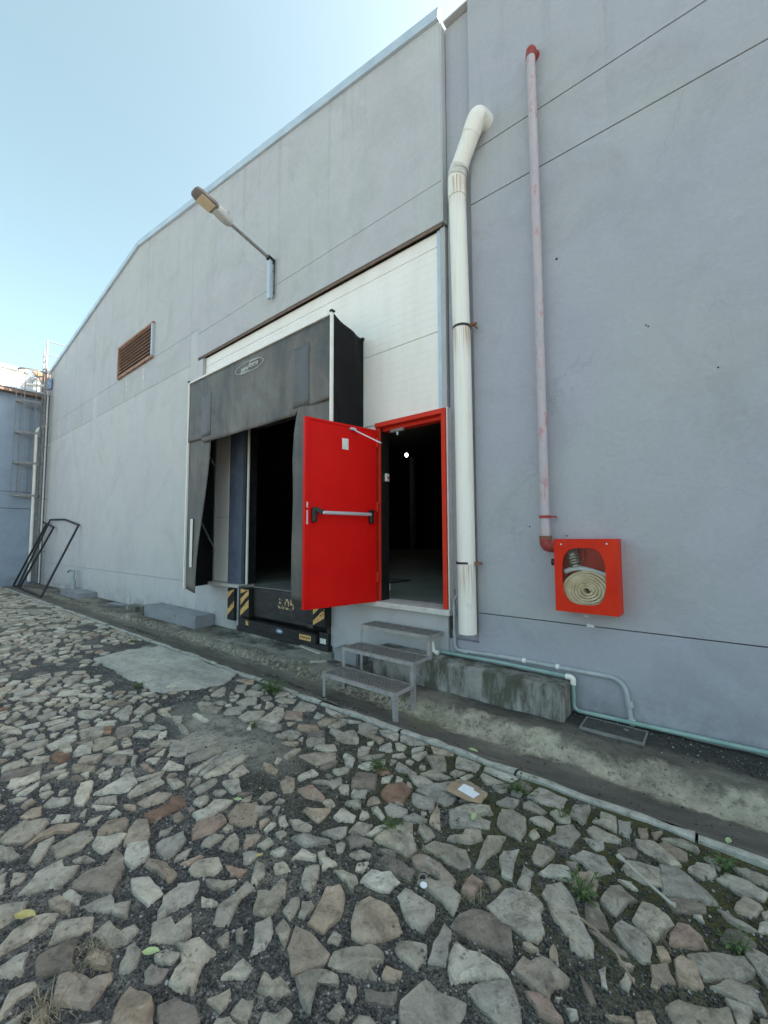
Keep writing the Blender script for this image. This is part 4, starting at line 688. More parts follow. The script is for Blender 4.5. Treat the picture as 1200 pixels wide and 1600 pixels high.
# plus a few fans of washed-out chips in the gutter
fans = [(-2.95, -.90, .34, .05), (-4.2, -.83, .2, .05), (-3.75, -.86, .2, .03), (-8.0, -.82, .8, .07), (-.55, -.1, .5, .1), (.2, -.2, .4, .12)]
fx, fy = [], []
for x, y, sx_, sy_ in fans:
    k = 520; fx += list(nr.normal(x, sx_*.5, k)); fy += list(np.clip(nr.normal(y, sy_*.5, k), -.97, -.05))
k = 2600; dx_ = nr.uniform(-16, 1.2, k); fx += list(dx_); fy += list(np.where(nr.random(k) < .5, np.clip(nr.normal(-.12, .12, k), -.9, -.03), nr.uniform(-.97, -.05, k)))
for bx0, bx1, by0 in ((-3.09, -1.02, -.29), (-9.15, -7.02, -.37), (-14.9, -13.2, -.43)):
    keep = [not (bx0 < x_ < bx1 and y_ > by0) for x_, y_ in zip(fx, fy)]; fx = [q for q, m_ in zip(fx, keep) if m_]; fy = [q for q, m_ in zip(fy, keep) if m_]
zc = np.array([yard_z(x, y) for x, y in zip(cxs, cys)] + [apron_z(x, y) for x, y in zip(fx, fy)])
cxs = np.concatenate([cxs, fx]); cys = np.concatenate([cys, fy]); n = len(cxs)
sz = .0035+.0075*nr.random(n)**2.2
octa = np.array([(1, 0, 0), (0, 1, 0), (-1, 0, 0), (0, -1, 0), (0, 0, .8), (0, 0, -.5)], float)
V = octa[None]*sz[:, None, None]*(.6+.8*nr.random((n, 6, 3)))
a = nr.random(n)*6.28; ca, sa = np.cos(a)[:, None], np.sin(a)[:, None]
V = np.stack([V[..., 0]*ca-V[..., 1]*sa, V[..., 0]*sa+V[..., 1]*ca, V[..., 2]], -1)
V += np.stack([cxs, cys, zc+sz*.25], -1)[:, None]
fo = np.array([(0, 1, 4), (1, 2, 4), (2, 3, 4), (3, 0, 4), (1, 0, 5), (2, 1, 5), (3, 2, 5), (0, 3, 5)])
F = (fo[None]+6*np.arange(n)[:, None, None]).reshape(-1, 3)
me = bpy.data.meshes.new('gravel_chips'); me.vertices.add(n*6); me.vertices.foreach_set('co', V.ravel())
me.loops.add(len(F)*3); me.loops.foreach_set('vertex_index', F.ravel().astype(np.int32)); me.polygons.add(len(F)); me.polygons.foreach_set('loop_start', np.arange(0, len(F)*3, 3, dtype=np.int32))
me.update(); me.validate(); me.materials.append(MAT['chip'])
tone = np.where(nr.random(n) < .06, .32, .03+.075*nr.random(n)); cc = np.stack([tone, tone, tone*.97, np.ones(n)], -1)
color_attr(me, np.repeat(cc, 6, 0)); o = bpy.data.objects.new('gravel_chips', me); COL.objects.link(o); tag(o, kind='stuff')

# ================================================================ THE GABLED WAREHOUSE
XR, XL, XP, ZP = -2.25, -19.3, -11.1, 9.10
def roof(x): return 7.74 + (ZP-7.74)*(XR-x)/(XR-XP) if x > XP else 7.9 + (ZP-7.9)*(x-XL)/(XP-XL)
wh = thing('warehouse', (-10.8, 0, 0), 'grey blue gabled warehouse wall holding the loading dock and louvred vent', 'warehouse')
G = .0028
def wpanel(x0, x1, z0, z1=None, y0=0.0, y1=.022, parent=wh, mat='wall', name='wall_panel', gz=None):
    x0 += G; x1 -= G; gz = G if gz is None else gz; z0 += gz if z0 > .2 else 0
    if z1 is not None: pts = [(x0, z0), (x1, z0), (x1, z1-gz), (x0, z1-gz)]
    else:
        pts = [(x0, z0), (x1, z0), (x1, roof(x1))] + ([(XP, roof(XP))] if x0 < XP < x1 else []) + [(x0, roof(x0))]
    return obj(name, MB().prism(pts, y0, y1), mat, parent, bevel=.004)
cols = [(XL, -14.25), (-14.25, -13.85), (-13.85, -8.22), (-8.22, -7.9)]
for a, b in cols:
    if b-a < .5: wpanel(a, b, .8, 5.85, mat='wall_left_lit'); wpanel(a, b, 5.85)
    else: wpanel(a, b, .8, 5.18, mat='wall_left_lit'); wpanel(a, b, 5.18, 5.85); wpanel(a, b, 5.85)
wpanel(-7.9, -7.70, .8, 5.18, mat='wall_left_lit')
wpanel(-7.9, XR-.006, 5.225, 5.72, y0=-.018); wpanel(-7.9, XR-.006, 5.72, None, y0=-.018)
wpanel(XL, -14.05, -.1, .8, mat='wall_left_lit'); wpanel(-14.05, -7.75, -.1, .8, mat='wall_left_lit')
wpanel(-7.75, -6.24, -.1, .80, y0=-.004); wpanel(-4.06, XR, -.1, .80, y0=-.004)
# structural slab behind the panels, with the big opening left free
bk = MB(); y0, y1 = .024, .27
bk.prism([(XL, -.1), (-7.7, -.1), (-7.7, roof(-7.7)-.05), (XP, ZP-.05), (XL, roof(XL)-.05)], y0, y1)
bk.prism([(-7.7, 5.2), (XR, 5.2), (XR, roof(XR)-.05), (-7.7, roof(-7.7)-.05)], y0, y1)
bk.box(-7.7, -6.24, y0, y1, -.1, .80); bk.box(-4.06, XR, y0, y1, -.1, .80)
obj('wall_core', bk, 'backing', wh)
obj('lintel', MB().box(-7.688, XR-.02, .004, .055, 5.20, 5.222), 'lintel', wh)
obj('reveal', MB().box(-7.70, -7.692, .023, .058, .86, 5.2), 'wall', wh)
cp = MB()
for a, b in ((XR-.002, XP), (XP, XL-.02)):
    pa, pb = Vector((a, -.015, roof(a)+.035)), Vector((b, -.015, roof(b)+.035)); cp.bar(pa, pb, .09, .13)
obj('coping', cp, 'coping', wh, bevel=.006)
obj('corner_trim', MB().box(XR-.004, XR+.010, -.022, .071, 5.225, 7.68), 'wall', wh)
rf = MB()
for a, b in ((XR, XP), (XP, XL)): rf.bar((a, 13.3, roof(a)-.12), (b, 13.3, roof(b)-.12), 26, .1)
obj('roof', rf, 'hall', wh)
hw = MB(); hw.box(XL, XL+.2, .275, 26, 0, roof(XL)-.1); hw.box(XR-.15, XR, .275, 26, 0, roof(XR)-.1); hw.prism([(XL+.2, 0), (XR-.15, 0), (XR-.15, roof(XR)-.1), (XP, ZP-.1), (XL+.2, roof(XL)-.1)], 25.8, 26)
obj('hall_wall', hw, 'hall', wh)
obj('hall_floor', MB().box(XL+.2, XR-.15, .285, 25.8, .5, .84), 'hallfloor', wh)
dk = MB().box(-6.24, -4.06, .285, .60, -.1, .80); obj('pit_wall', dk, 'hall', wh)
for x, y in ((-16.6, 20), (-9, 20)):
    obj('hall_column', MB().box(x-.14, x+.14, y-.14, y+.14, .84, 7.4), 'hallfloor', wh)
# pale sills under the openings
obj('sill', MB().box(-3.36, -2.205, -.065, .283, .80, .862), 'stone_sill', wh, bevel=.008)
obj('sill', MB().box(-7.72, -6.22, -.05, .283, .801, .855), 'stone_sill', wh, bevel=.008)
obj('sill', MB().box(-4.08, -3.362, -.045, .283, .801, .858), 'stone_sill', wh, bevel=.008)
# insulated white infill panels, in courses about a metre high
def courses(x0, x1, zs, y0=.06, y1=.11):
    for a, b in zip(zs, zs[1:]): obj('insulated_panel', MB().box(x0+.002, x1-.002, y0, y1, a+.003, b-.003), 'insul', wh, bevel=.004)
courses(-7.69, -2.372, (4.0, 5.02, 5.197)); courses(-4.2, -2.372, (3.07, 4.0))
courses(-7.69, -7.27, (.86, 2.0, 3.0, 4.0), .06, .11)
courses(-7.27, -6.78, (.86, 2.02, 3.02, 4.0), .07, .11)
courses(-4.2, -3.275, (.86, 2.0, 3.068))
obj('edge_flashing', MB().box(-2.368, -2.318, .045, .11, 3.07, 5.197), 'coping', wh, bevel=.003)
obj('edge_flashing', MB().box(-2.316, -2.252, .03, .11, 3.07, 5.197), 'wall', wh, bevel=.003)
# dock door post, its joint and the pale door guide
for x0, x1, y_, m_ in ((-6.775, -6.70, .09, 'black_frame'), (-6.695, -6.49, .035, 'post_blue'), (-6.48, -6.285, .03, 'post_blue'), (-6.28, -6.20, .09, 'black_frame')):
    obj('door_post', MB().box(x0, x1, y_, .27, .86, 4.0), m_, wh, bevel=.006)
obj('door_guide', MB().box(-6.19, -6.145, .06, .085, .86, 4.0), 'white_paint', wh, bevel=.004)
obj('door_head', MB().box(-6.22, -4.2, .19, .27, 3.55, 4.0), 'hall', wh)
# bare filler strips in the beam band under the vent
fp = MB()
for x, z0, z1 in ((-11.62, 5.30, 5.78), (-10.58, 5.27, 5.77), (-17.72, 5.27, 5.8), (-16.6, 5.33, 5.8)):
    z = z0
    while z < z1:
        h = rnd.uniform(.05, .16); wd = rnd.uniform(.03, .05); o_ = rnd.uniform(-.02, .02)
        obj('filler_strip', MB().box(x-wd+o_, x+wd+o_, -.006, -.001, z, min(z+h, z1)), 'stone_sill', wh); z += h + rnd.uniform(.0, .04)

# pilaster recess and the taller wall to the right
an = thing('plain_warehouse', (-1.0, 0, 0), 'tall plain grey blue wall right of the white drainpipe', 'warehouse')
def apanel(x0, x1, z0, z1): return wpanel(x0, x1, z0, z1, parent=an, mat='wall_low_shaded' if z0 < .5 else 'wall_right_shaded', gz=G if z0 < .5 else .0055)
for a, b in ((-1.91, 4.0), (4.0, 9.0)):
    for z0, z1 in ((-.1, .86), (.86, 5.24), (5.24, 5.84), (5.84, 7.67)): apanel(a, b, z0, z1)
obj('wall_panel', MB().box(-2.236, -1.902, .072, .12, .56, 7.66), 'wall_right_shaded', an)
obj('wall_panel', MB().box(-2.25, -1.90, -.003, .12, -.1, .56), 'wall_low_shaded', an, bevel=.01)
am = MB(); am.box(-2.24, 9, .125, .4, -.1, 7.6); am.box(-1.905, 9, .024, .124, -.1, 7.64)
am.box(-2.24, 9, .41, 26, 7.3, 7.5); am.box(8.8, 9, .41, 26, -.1, 7.3); am.box(-2.24, 8.8, 25.8, 26, -.1, 7.3)
obj('wall_core', am, 'backing', an)
obj('parapet_cap', MB().box(-2.22, 9.02, .001, .42, 7.672, 7.69), 'wall', an)
for x, z in ((-1.04, 4.24), (-.36, 3.365), (-.345, 3.35), (.08, 2.89), (-1.36, 1.73), (-1.03, 1.64)):
    obj('anchor_hole', MB().tube([(x, .01, z), (x, -.0015, z)], .012 if z > 4 else .007, 10), 'plastic_black', an)
for x, z, s in ((-.89, .945, .012), (-.86, .868, .022)):
    obj('chipped_plaster', MB().prism(rough_outline([(x-s*1.6, z-s*.5), (x+s*1.5, z-s*.4), (x+s, z+s*.4), (x-s, z+s*.5)], 2, s*.2, rnd), -.0025, .004), 'paper', an)

# ---------------------------------------------------------------- louvred vent
vt = thing('wall_vent', (-11.1, -.03, 5.85), 'rusty brown louvred vent high on the gable wall', 'vent')
x0, x1, z0, z1 = -12.18, -10.0, 5.86, 6.72
fm = MB(); fm.box(x0, x1, -.06, -.001, z1-.05, z1); fm.box(x0, x1, -.06, -.001, z0, z0+.05); fm.box(x0, x0+.05, -.06, -.001, z0+.05, z1-.05)
obj('frame', fm, 'louver', vt); obj('frame', MB().box(x1-.06, x1, -.065, -.001, z0+.05, z1-.05), 'galv', vt)
obj('backing', MB().box(x0+.05, x1-.06, -.006, -.0015, z0+.05, z1-.05), 'plastic_black', vt)
n = 9
for k in range(n):
    z = z0+.06+(z1-z0-.12)*k/(n-1)*.93; obj('slat', MB().bar((x0+.05, -.035, z+.025), (x1-.06, -.035, z+.025), .012, .066, up=(0, .5, .87)), 'louver', vt)

# ================================================================ THE LEFT SIDE BUILDING
sb = thing('side_building', (-19.6, -4, 0), 'low blue grey building end wall with overhanging eaves at far left', 'building')
for y0, y1 in ((-9, -4.5), (-4.5, 1.5)):
    for z0, z1 in ((-.1, 2.75), (2.75, 3.35), (3.35, 6.9)):
        obj('wall_panel', MB().box(-19.8, -19.5, y0+.01, y1-.01, z0+(.008 if z0 > 0 else 0), z1-.008), 'wall_blue', sb, bevel=.004)
obj('wall_core', MB().box(-27, -19.82, -9, 1.5, -.1, 6.85), 'backing', sb)
obj('eaves', MB().box(-27, -19.25, -9.2, .9, 6.905, 7.03), 'lintel', sb, bevel=.01)
obj('roof', MB().box(-27, -19.22, -9.25, .9, 7.034, 7.10), 'coping', sb)
gb = thing('gable_parapet', (-21.2, 0, 7), 'blue grey gable end rising behind the low eaves by the ladder', 'building')
def left_pt(u, v, x):                               # true point on the plane X = x
    d = r2*((u-600)/640) + d2*((v-800)/640) + fw; t = x/d.x; return CAM + d*t
pp = [left_pt(u, v, -21.2) for u, v in ((2, 606), (47, 588), (66, 593))]
mb = MB(); y = [p.y for p in pp]; z = [p.z for p in pp]
vs = []
for xx in (-21.2, -23.5): vs += [(xx, y[0]-3, 6.9), (xx, y[0], z[0]), (xx, y[1], z[1]), (xx, 3, z[1]-.5), (xx, 3, 6.9)]
mb.add(vs, [(0, 1, 2, 3, 4), (9, 8, 7, 6, 5)]+[(i, i+5, (i+1) % 5+5, (i+1) % 5) for i in range(5)]); obj('gable_wall', mb, 'wall', gb)
hb = thing('white_building', (-27, -1, 0), 'sunlit white building top seen above the eaves at far left', 'building')
a = left_pt(0, 576, -28); b_ = left_pt(36, 586, -28)
obj('wall', MB().box(-32, -28, a.y-5, b_.y, 0, a.z+.1), 'white_house', hb, bevel=.03)
obj('roof_slab', MB().box(-32.2, -27.8, a.y-5.2, b_.y+.2, a.z+.105, a.z+.25), 'white_house', hb)
p = left_pt(5, 590, -20.6)
po_ = thing('roof_post', (-20.6, p.y, 7.0), 'pale blue grey square post standing on the eaves at far left', 'post')
obj('shaft', MB().box(-20.7, -20.5, p.y-.07, p.y+.07, 7.1, left_pt(5, 577, -20.6).z), 'coping', po_, bevel=.01); obj('foot_plate', MB().box(-20.75, -20.45, p.y-.13, p.y+.13, 7.1, 7.13), 'coping', po_)
ta, tb = left_pt(70, 580, -20.2), left_pt(86, 571, -20.2)
tr = thing('tiled_canopy', (-20.2, ta.y, 7), 'small brown tiled roof showing above the eaves beside the ladder', 'roof')
for k in range(4):
    obj('tile_course', MB().bar((-20.3-k*.35, ta.y-.15, ta.z-.3+k*.17), (-20.3-k*.35, ta.y+2.5, ta.z-.3+k*.17), .40, .06, up=(.4, 0, .9)), 'red_tile', tr)
obj('gable_trim', MB().box(-21.7, -20.2, ta.y-.2, ta.y-.12, 7.05, ta.z-.35), 'white_house', tr)

# ---------------------------------------------------------------- caged ladder in the corner
ld = thing('caged_ladder', (-19.0, -.3, 0), 'tall caged steel ladder in the corner of the two walls', 'ladder')
LX0, LX1, LY = -19.26, -18.86, -.22
for x, top in ((LX0, 8.75), (LX1, 9.0)): obj('rail', MB().bar((x, LY, .15), (x, LY, top), .07, .05), 'ladder_steel', ld)
for k in range(29): obj('rung', MB().tube([(LX0, LY, .4+k*.28), (LX1, LY, .4+k*.28)], .012, 6), 'ladder_steel', ld)
for x, z in ((LX1, 8.95), (LX1, 8.45)): obj('top_rail', MB().tube([(x, LY, z), (x, LY+1.1, z-.02)], .018, 8), 'ladder_steel', ld)
cxm = (LX0+LX1)/2
for z in (7.70, 6.55, 5.42, 4.33, 3.18):
    pts = [(LX0, LY, z)] + [(cxm-math.cos(t)*.36, LY-.12-math.sin(t)*.64, z) for t in np.linspace(0, math.pi, 15)] + [(LX1, LY, z)]
    mb = MB()
    for p, q in zip(pts, pts[1:]): mb.bar(p, q, .015, .07)
    obj('cage_hoop', mb, 'ladder_steel', ld)
for t in (.25, .8, math.pi/2, 2.35, 2.9):
    x, y = cxm-math.cos(t)*.355, LY-.12-math.sin(t)*.635; obj('cage_bar', MB().bar((x, y, 3.15), (x, y, 7.73), .035, .02), 'ladder_steel', ld)
for z in (1.2, 3.1, 5.0, 6.9):
    for x in (LX0, LX1): obj('wall_bracket', MB().bar((x, LY, z), (x, -.002, z), .03, .02), 'ladder_steel', ld)
bx = thing('pipe_junction', (-19.1, -.1, 7.0), 'small blue and white junction at the top of the ladder', 'junction box')
obj('box_body', MB().box(-19.22, -18.9, -.16, -.03, 7.2, 7.62), 'blue_box', bx, bevel=.02); obj('box_lid', MB().box(-19.2, -18.92, -.175, -.161, 7.23, 7.59), 'sticker_white', bx, bevel=.01)
obj('stub_pipe', MB().tube([(-19.05, -.17, 7.3), (-19.05, -.75, 7.2)], .05, 10), 'pvc_white', bx)

cd = thing('corner_drainpipe', (-19.4, -.32, 0), 'white drainpipe with an elbow beside the caged ladder', 'drainpipe')
obj('pipe', MB().tube(bend([(-19.38, -.30, .12), (-19.38, -.30, 5.7), (-19.38, .0, 5.95)], .15), .055, 12), 'pvc_white', cd, smooth=True)
for z in (.6, 3.2, 4.4): obj('clamp', MB().tube([(-19.38, -.30, z), (-19.38, -.30, z+.04)], .064, 12), 'galv', cd, smooth=True)
tp = thing('corner_downpipe', (-19.2, -.05, 0), 'thin pale downpipe along the left edge of the gable wall', 'downpipe')
obj('pipe', MB().tube([(-19.22, -.06, .05), (-19.22, -.06, 7.85)], .026, 10), 'pvc_white', tp, smooth=True)
for z in (1.5, 3.7, 5.9, 7.4): obj('clamp', MB().box(-19.27, -19.17, -.11, -.002, z, z+.03), 'galv', tp)
obj('outlet', MB().box(-19.29, -19.15, -.14, -.002, 7.85, 8.0), 'pvc_white', tp, bevel=.02)

# ---------------------------------------------------------------- leaning tubular frames
lf = thing('tube_frame', (-16.8, -.5, 0), 'black tubular steel frame leaning on the wall in the far corner', 'frame')
A0, A1 = (-18.55, -.75, .02), (-14.85, -.86, .02); B0, B1, Bm = (-18.05, -.06, 2.32), (-14.85, -.06, 2.06), (-16.45, -.03, 2.28)
for p, q in ((A0, A1), (A1, B1), (B1, Bm), (Bm, B0), (B0, A0)): obj('tube', MB().tube([p, q], .03, 8), 'black_frame', lf, smooth=True)
obj('tube', MB().tube([(-18.25, -.74, .03), (-17.4, -.10, 2.04)], .03, 8), 'black_frame', lf, smooth=True)
obj('tube', MB().tube([(-17.4, -.10, 2.04), (-18.8, -.10, 2.26)], .03, 8), 'black_frame', lf, smooth=True)
obj('tube', MB().tube([(-19.25, -.74, .03), (-18.3, -.10, 2.2)], .03, 8), 'black_frame', lf, smooth=True)
obj('tube', MB().tube([(-19.25, -.74, .03), (-18.25, -.74, .03)], .03, 8), 'black_frame', lf, smooth=True)

# ================================================================ THE DOCK
ds = thing('dock_shelter', (-5.24, -.3, .8), 'faded black fabric dock shelter projecting from the white infill panels', 'dock shelter')
FX0, FX1, FY, FT, FB = -7.01, -3.46, -.57, 4.33, .80
def sheet(fn, nu, nv, th=.006):
    mb = MB(); 
    pts = [[Vector(fn(i/nu, j/nv)) for i in range(nu+1)] for j in range(nv+1)]
    mb.v = [p for row in pts for p in row]; W = nu+1
    mb.f = [(j*W+i, j*W+i+1, (j+1)*W+i+1, (j+1)*W+i) for j in range(nv) for i in range(nu)]
    return mb
def solid(o, th=.005):
    m_ = o.modifiers.new('thickness', 'SOLIDIFY'); m_.thickness = th; m_.offset = 0; return o
def head(u, v):
    x = FX0+.015+(FX1-FX0-.03)*u
    zb = 3.27 - .03*math.sin(u*math.pi) + (.02 if u < .13 or u > .82 else -.045)
    z = zb+(FT-.02-zb)*v
    return (x, FY + .012*math.sin(u*9+v*2)*(1-v) + .006*math.sin(u*23)*(1-v) - .012*(1-v), z)
hc = solid(obj('head_curtain', sheet(head, 64, 20), 'curtain', ds, smooth=True))
for x0, x1, z0, z1 in ((-4.17, -3.87, 3.30, 4.09), (-6.55, -6.25, 3.30, 4.0)):
    def pf(u, v, x0=x0, x1=x1, z0=z0, z1=z1):
        x = x0+(x1-x0)*u; uu = (x-FX0-.015)/(FX1-FX0-.03); z = z0+(z1-z0)*v; return (x, head(uu, (z-3.25)/1.06)[1]-.006, z)
    solid(obj('fabric_patch', sheet(pf, 8, 8), 'curtain_patch', hc, smooth=True), .003)
# emblem: an outlined oval with lettering
ov = MB(); cx_, cz_, ra, rb_ = -5.18, 4.135, .36, .085; k = 48
for i in range(k):
    t0, t1 = 2*math.pi*i/k, 2*math.pi*(i+1)/k; vs = []
    for t, s in ((t0, 1), (t1, 1), (t1, .972), (t0, .972)): vs.append((cx_+ra*s*math.cos(t), FY-.0215, cz_+(rb_*(s-(.05 if s < 1 else 0)))*math.sin(t)))
    ov.add(vs, [(0, 1, 2, 3)])
solid(obj('emblem_oval', ov, 'emblem_grey', hc), .001)
text_obj('emblem_lettering', 'new', .115, 'emblem_grey', hc, (-5.285, FY-.022, cz_-.008), sx=1.02, bold=.002)
text_obj('emblem_lettering', 'form', .115, 'emblem_grey', hc, (-5.06, FY-.022, cz_+.012), sx=1.02, bold=.002)
obj('emblem_bar', MB().box(-5.41, -5.16, FY-.0225, FY-.021, cz_-.066, cz_-.052), 'emblem_grey', hc); obj('emblem_bar', MB().box(-5.15, -4.94, FY-.0225, FY-.021, cz_+.058, cz_+.070), 'emblem_grey', hc)
def lerp_pts(P, t):
    n = len(P)-1; s = min(n-1, int(t*n)); f = t*n-s; a, b = P[s], P[s+1]; return a+(b-a)*f
def side_l(u, v):                                   # v: 0 bottom, 1 top
    xi = lerp_pts([-6.62, -6.58, -6.52, -6.45, -6.40, -6.34, -6.28], v); xo = FX0+.012
    return (xo+(xi-xo)*u, FY+.016 - .03*u*(1-v)*.9 - .02*math.sin(v*6)*u*u, (.79-.05*u*(1-v))+(3.34-.79)*v)
lc = solid(obj('side_curtain', sheet(side_l, 12, 28), 'curtain', ds, smooth=True))
def side_r(u, v):
    xi = lerp_pts([-4.18, -4.18, -4.2, -4.21, -4.21, -4.21, -4.16, -4.07], v); xo = FX1-.012
    return (xo+(xi-xo)*u, FY+.016 - .02*u*math.sin(v*7+1)*u, .84+(3.34-.84)*v)
solid(obj('side_curtain', sheet(side_r, 12, 28), 'curtain', ds, smooth=True))
obj('reflector_strip', MB().box(-6.82, -6.74, FY-.022, FY-.018, 1.16, 1.96), 'sticker_white', lc)
def cover_r(u, v):                                  # right flank of black fabric, sagging between front frame and wall
    y = FY+.02 + (.057-FY-.02)*u
    z = .86+(FT-.86)*v; z += -.045*math.sin(u*math.pi)*v**6 - .06*u*v**4
    return (FX1+.006-.07*u + .022*math.sin(u*7+z*2.4)*math.sin(u*math.pi)+.022*math.sin((u*2.2+v*14))*math.sin(u*math.pi)*(.3+.7*v**3), y, z)
solid(obj('side_cover', sheet(cover_r, 20, 60), 'black_fabric', ds, smooth=True))
def cover_l(u, v): return (FX0-.006-.245*u, FY+.02+(.057-FY-.02)*u, .80+(FT-.80)*v)
solid(obj('side_cover', sheet(cover_l, 6, 10), 'black_fabric', ds, smooth=True))
def cover_t(u, v): return (FX0-.24*v+(FX1-FX0+.17*v)*u, FY+.02+(.057-FY-.02)*v, FT-.005-.05*math.sin(v*math.pi)-.06*v + .008*math.sin(u*30)*math.sin(v*math.pi))
solid(obj('top_cover', sheet(cover_t, 40, 8), 'black_fabric', ds, smooth=True))
obj('edge_strip', MB().box(FX0-.02, FX0+.008, FY-.018, FY+.022, .79, FT), 'white_paint', ds, bevel=.003)
obj('edge_strip', MB().box(FX0+.01, FX1-.03, FY-.018, FY+.02, FT-.012, FT+.016), 'white_paint', ds, bevel=.003)
obj('edge_strip', MB().box(FX1-.026, FX1+.004, FY-.02, FY+.018, .86, FT+.012), 'white_paint', ds, bevel=.003)
for x in (FX0-.015, FX1-.01): obj('corner_cap', MB().box(x-.02, x+.03, FY-.03, FY+.03, FT+.017, FT+.04), 'plastic_black', ds, bevel=.006)
obj('corner_cap', MB().box(FX1-.10, FX1-.04, FT*0+.02, .057, FT-.085, FT-.05), 'plastic_black', ds, bevel=.006)
for x, xw in ((FX0+.05, -7.2), (FX1-.06, FX1-.12)):
    for z0, z1 in ((2.25, 1.44), (3.5, 2.95)): obj('brace', MB().bar((x, FY+.05, z0), (xw, .05, z1), .012, .05, up=(1, 0, 0)), 'galv', ds)
    obj('inner_post', MB().box(x-.02, x+.02, FY+.025, FY+.06, .86, FT-.06), 'black_frame', ds); obj('wall_post', MB().box(xw-.02, xw+.02, .03, .058, .86, FT-.12), 'galv', ds)

# ---------------------------------------------------------------- dock leveller
lv = thing('dock_leveller', (-5.15, .1, .15), 'black steel dock leveller with yellow striped bumpers in its pit', 'dock leveller')
obj('deck_plate', MB().box(-5.86, -4.42, -.02, 2.4, .842, .862), 'mesh_dark', lv, bevel=.002)
obj('lip_plate', MB().box(-5.76, -4.30, -.055, -.02, .40, .838), 'lever', lv, bevel=.006)
text_obj('lip_stencil', 'S.05', .215, 'stencil', lv, (-4.94, -.0575, .655), sx=1.05, bold=.004)
obj('pit_back', MB().box(-6.2, -4.1, .24, .28, .16, .84), 'lever', lv)
obj('front_beam', MB().box(-5.84, -4.24, -.10, .0, .205, .335), 'lever', lv, bevel=.008)
obj('beam_flange', MB().box(-5.84, -4.26, -.125, -.10, .318, .334), 'lever', lv, bevel=.003)
obj('base_channel', MB().box(-6.20, -4.02, -.08, .05, .13, .20), 'lever', lv, bevel=.006)
obj('corner_angle', MB().box(-6.235, -6.19, -.06, .05, .20, .842), 'galv', lv, bevel=.003); obj('corner_angle', MB().box(-4.10, -4.05, -.03, .06, .13, .82), 'black_frame', lv, bevel=.003)
for x0, x1, z0, z1 in ((-6.19, -5.85, .20, .33), (-4.23, -4.05, .20, .36)): obj('pit_cheek', MB().box(x0, x1, -.055, .04, z0, z1), 'lever', lv, bevel=.005)
def bumper(x0, x1, z0, z1, y0, y1, stripes):
    b = obj('bumper', MB().box(x0, x1, y0, y1, z0, z1), 'rubber', lv, bevel=.008)
    for zc_, dz in stripes:                         # slanted painted bars, clipped to the pad
        w_ = (x1-x0)-.012; a_ = x0+.006; q = [(a_, zc_), (a_+w_, zc_+w_*.8), (a_+w_, zc_+w_*.8+dz), (a_, zc_+dz)]
        q = [(x, min(max(z, z0+.01), z1-.01)) for x, z in q]
        if q[2][1]-q[0][1] > .02: obj('hazard_stripe', MB().prism(q, y0-.003, y0-.0005), 'worn_yellow', b)
bumper(-6.46, -6.25, .27, .80, -.10, -.006, ((.34, .10), (.62, .11)))
bumper(-6.02, -5.78, .38, .825, -.13, -.0, ((.36, .12), (.56, .10), (.74, .1)))
bumper(-4.27, -4.04, .45, .80, -.13, -.0, ((.40, .12), (.60, .12)))
obj('latch', MB().box(-4.42, -4.28, -.12, -.03, .40, .46), 'lever', lv, bevel=.008)
obj('sticker', MB().box(-5.97, -5.87, -.0585, -.056, .235, .315), 'yellow', lv)
el = MB(); el.prism([(-5.03+.085*math.cos(t), .272+.034*math.sin(t)) for t in np.linspace(0, 2*math.pi, 20, endpoint=False)], -.1035, -.101); obj('sticker', el, 'sticker_blue', lv)
el = MB(); el.prism([(-5.03+.045*math.cos(t), .272+.014*math.sin(t)) for t in np.linspace(0, 2*math.pi, 16, endpoint=False)], -.1050, -.1036); obj('sticker', el, 'sticker_white', lv)
obj('sticker', MB().box(-4.58, -4.34, -.1035, -.101, .225, .298), 'yellow', lv); obj('sticker', MB().box(-4.205, -4.09, -.0585, -.056, .215, .285), 'sticker_white', lv)
for k in range(5): obj('worn_mark', MB().box(-4.555+k*.042, -4.53+k*.042, -.1045, -.1036, .252-.006*(k % 2), .272), 'lever', lv)

# ---------------------------------------------------------------- red fire door
fd = thing('fire_door', (-3.22, 0, .86), 'bright red steel fire door standing open beside the dock shelter', 'door')
obj('frame_jamb', MB().box(-2.30, -2.245, -.03, .16, .863, 3.005), 'red_frame', fd, bevel=.004); obj('frame_jamb', MB().box(-3.258, -3.20, -.005, .03, .863, 3.005), 'red_frame', fd, bevel=.004)
obj('shade_lining', MB().box(-3.262, -3.205, .031, .19, .863, 3.0), 'plastic_black', fd)  # black lining added in place of the shade beside the leaf
obj('frame_head', MB().box(-3.258, -2.245, -.03, .16, 3.006, 3.062), 'red_frame', fd, bevel=.004); obj('frame_stop', MB().box(-3.198, -2.302, .06, .16, 2.965, 3.004), 'red_frame', fd)
obj('frame_seam', MB().box(-2.242, -2.228, -.012, .12, .863, 3.07), 'white_paint', fd)
H0 = Vector((-3.205, -.055, 0)); F0 = Vector((-3.425, -1.0, 0)); dirv = (F0-H0).normalized(); nrm = Vector((-dirv.y, dirv.x, 0))
if nrm.x < 0: nrm = -nrm                             # seen face looks towards +X
LM = Matrix(((dirv.x, nrm.x, 0, H0.x), (dirv.y, nrm.y, 0, H0.y), (0, 0, 1, 0), (0, 0, 0, 1)))
LW = (F0-H0).length
def leaf(name, mb, mat, parent, **kw): return obj(name, mb.xf(LM), mat, parent, **kw)
lfp = leaf('leaf', MB().box(0, LW, -.058, 0, .862, 2.965), 'red_door', fd, bevel=.004)
leaf('edge_lip', MB().box(LW-.045, LW+.006, .0005, .012, .866, 2.962), 'red_door', lfp, bevel=.003)
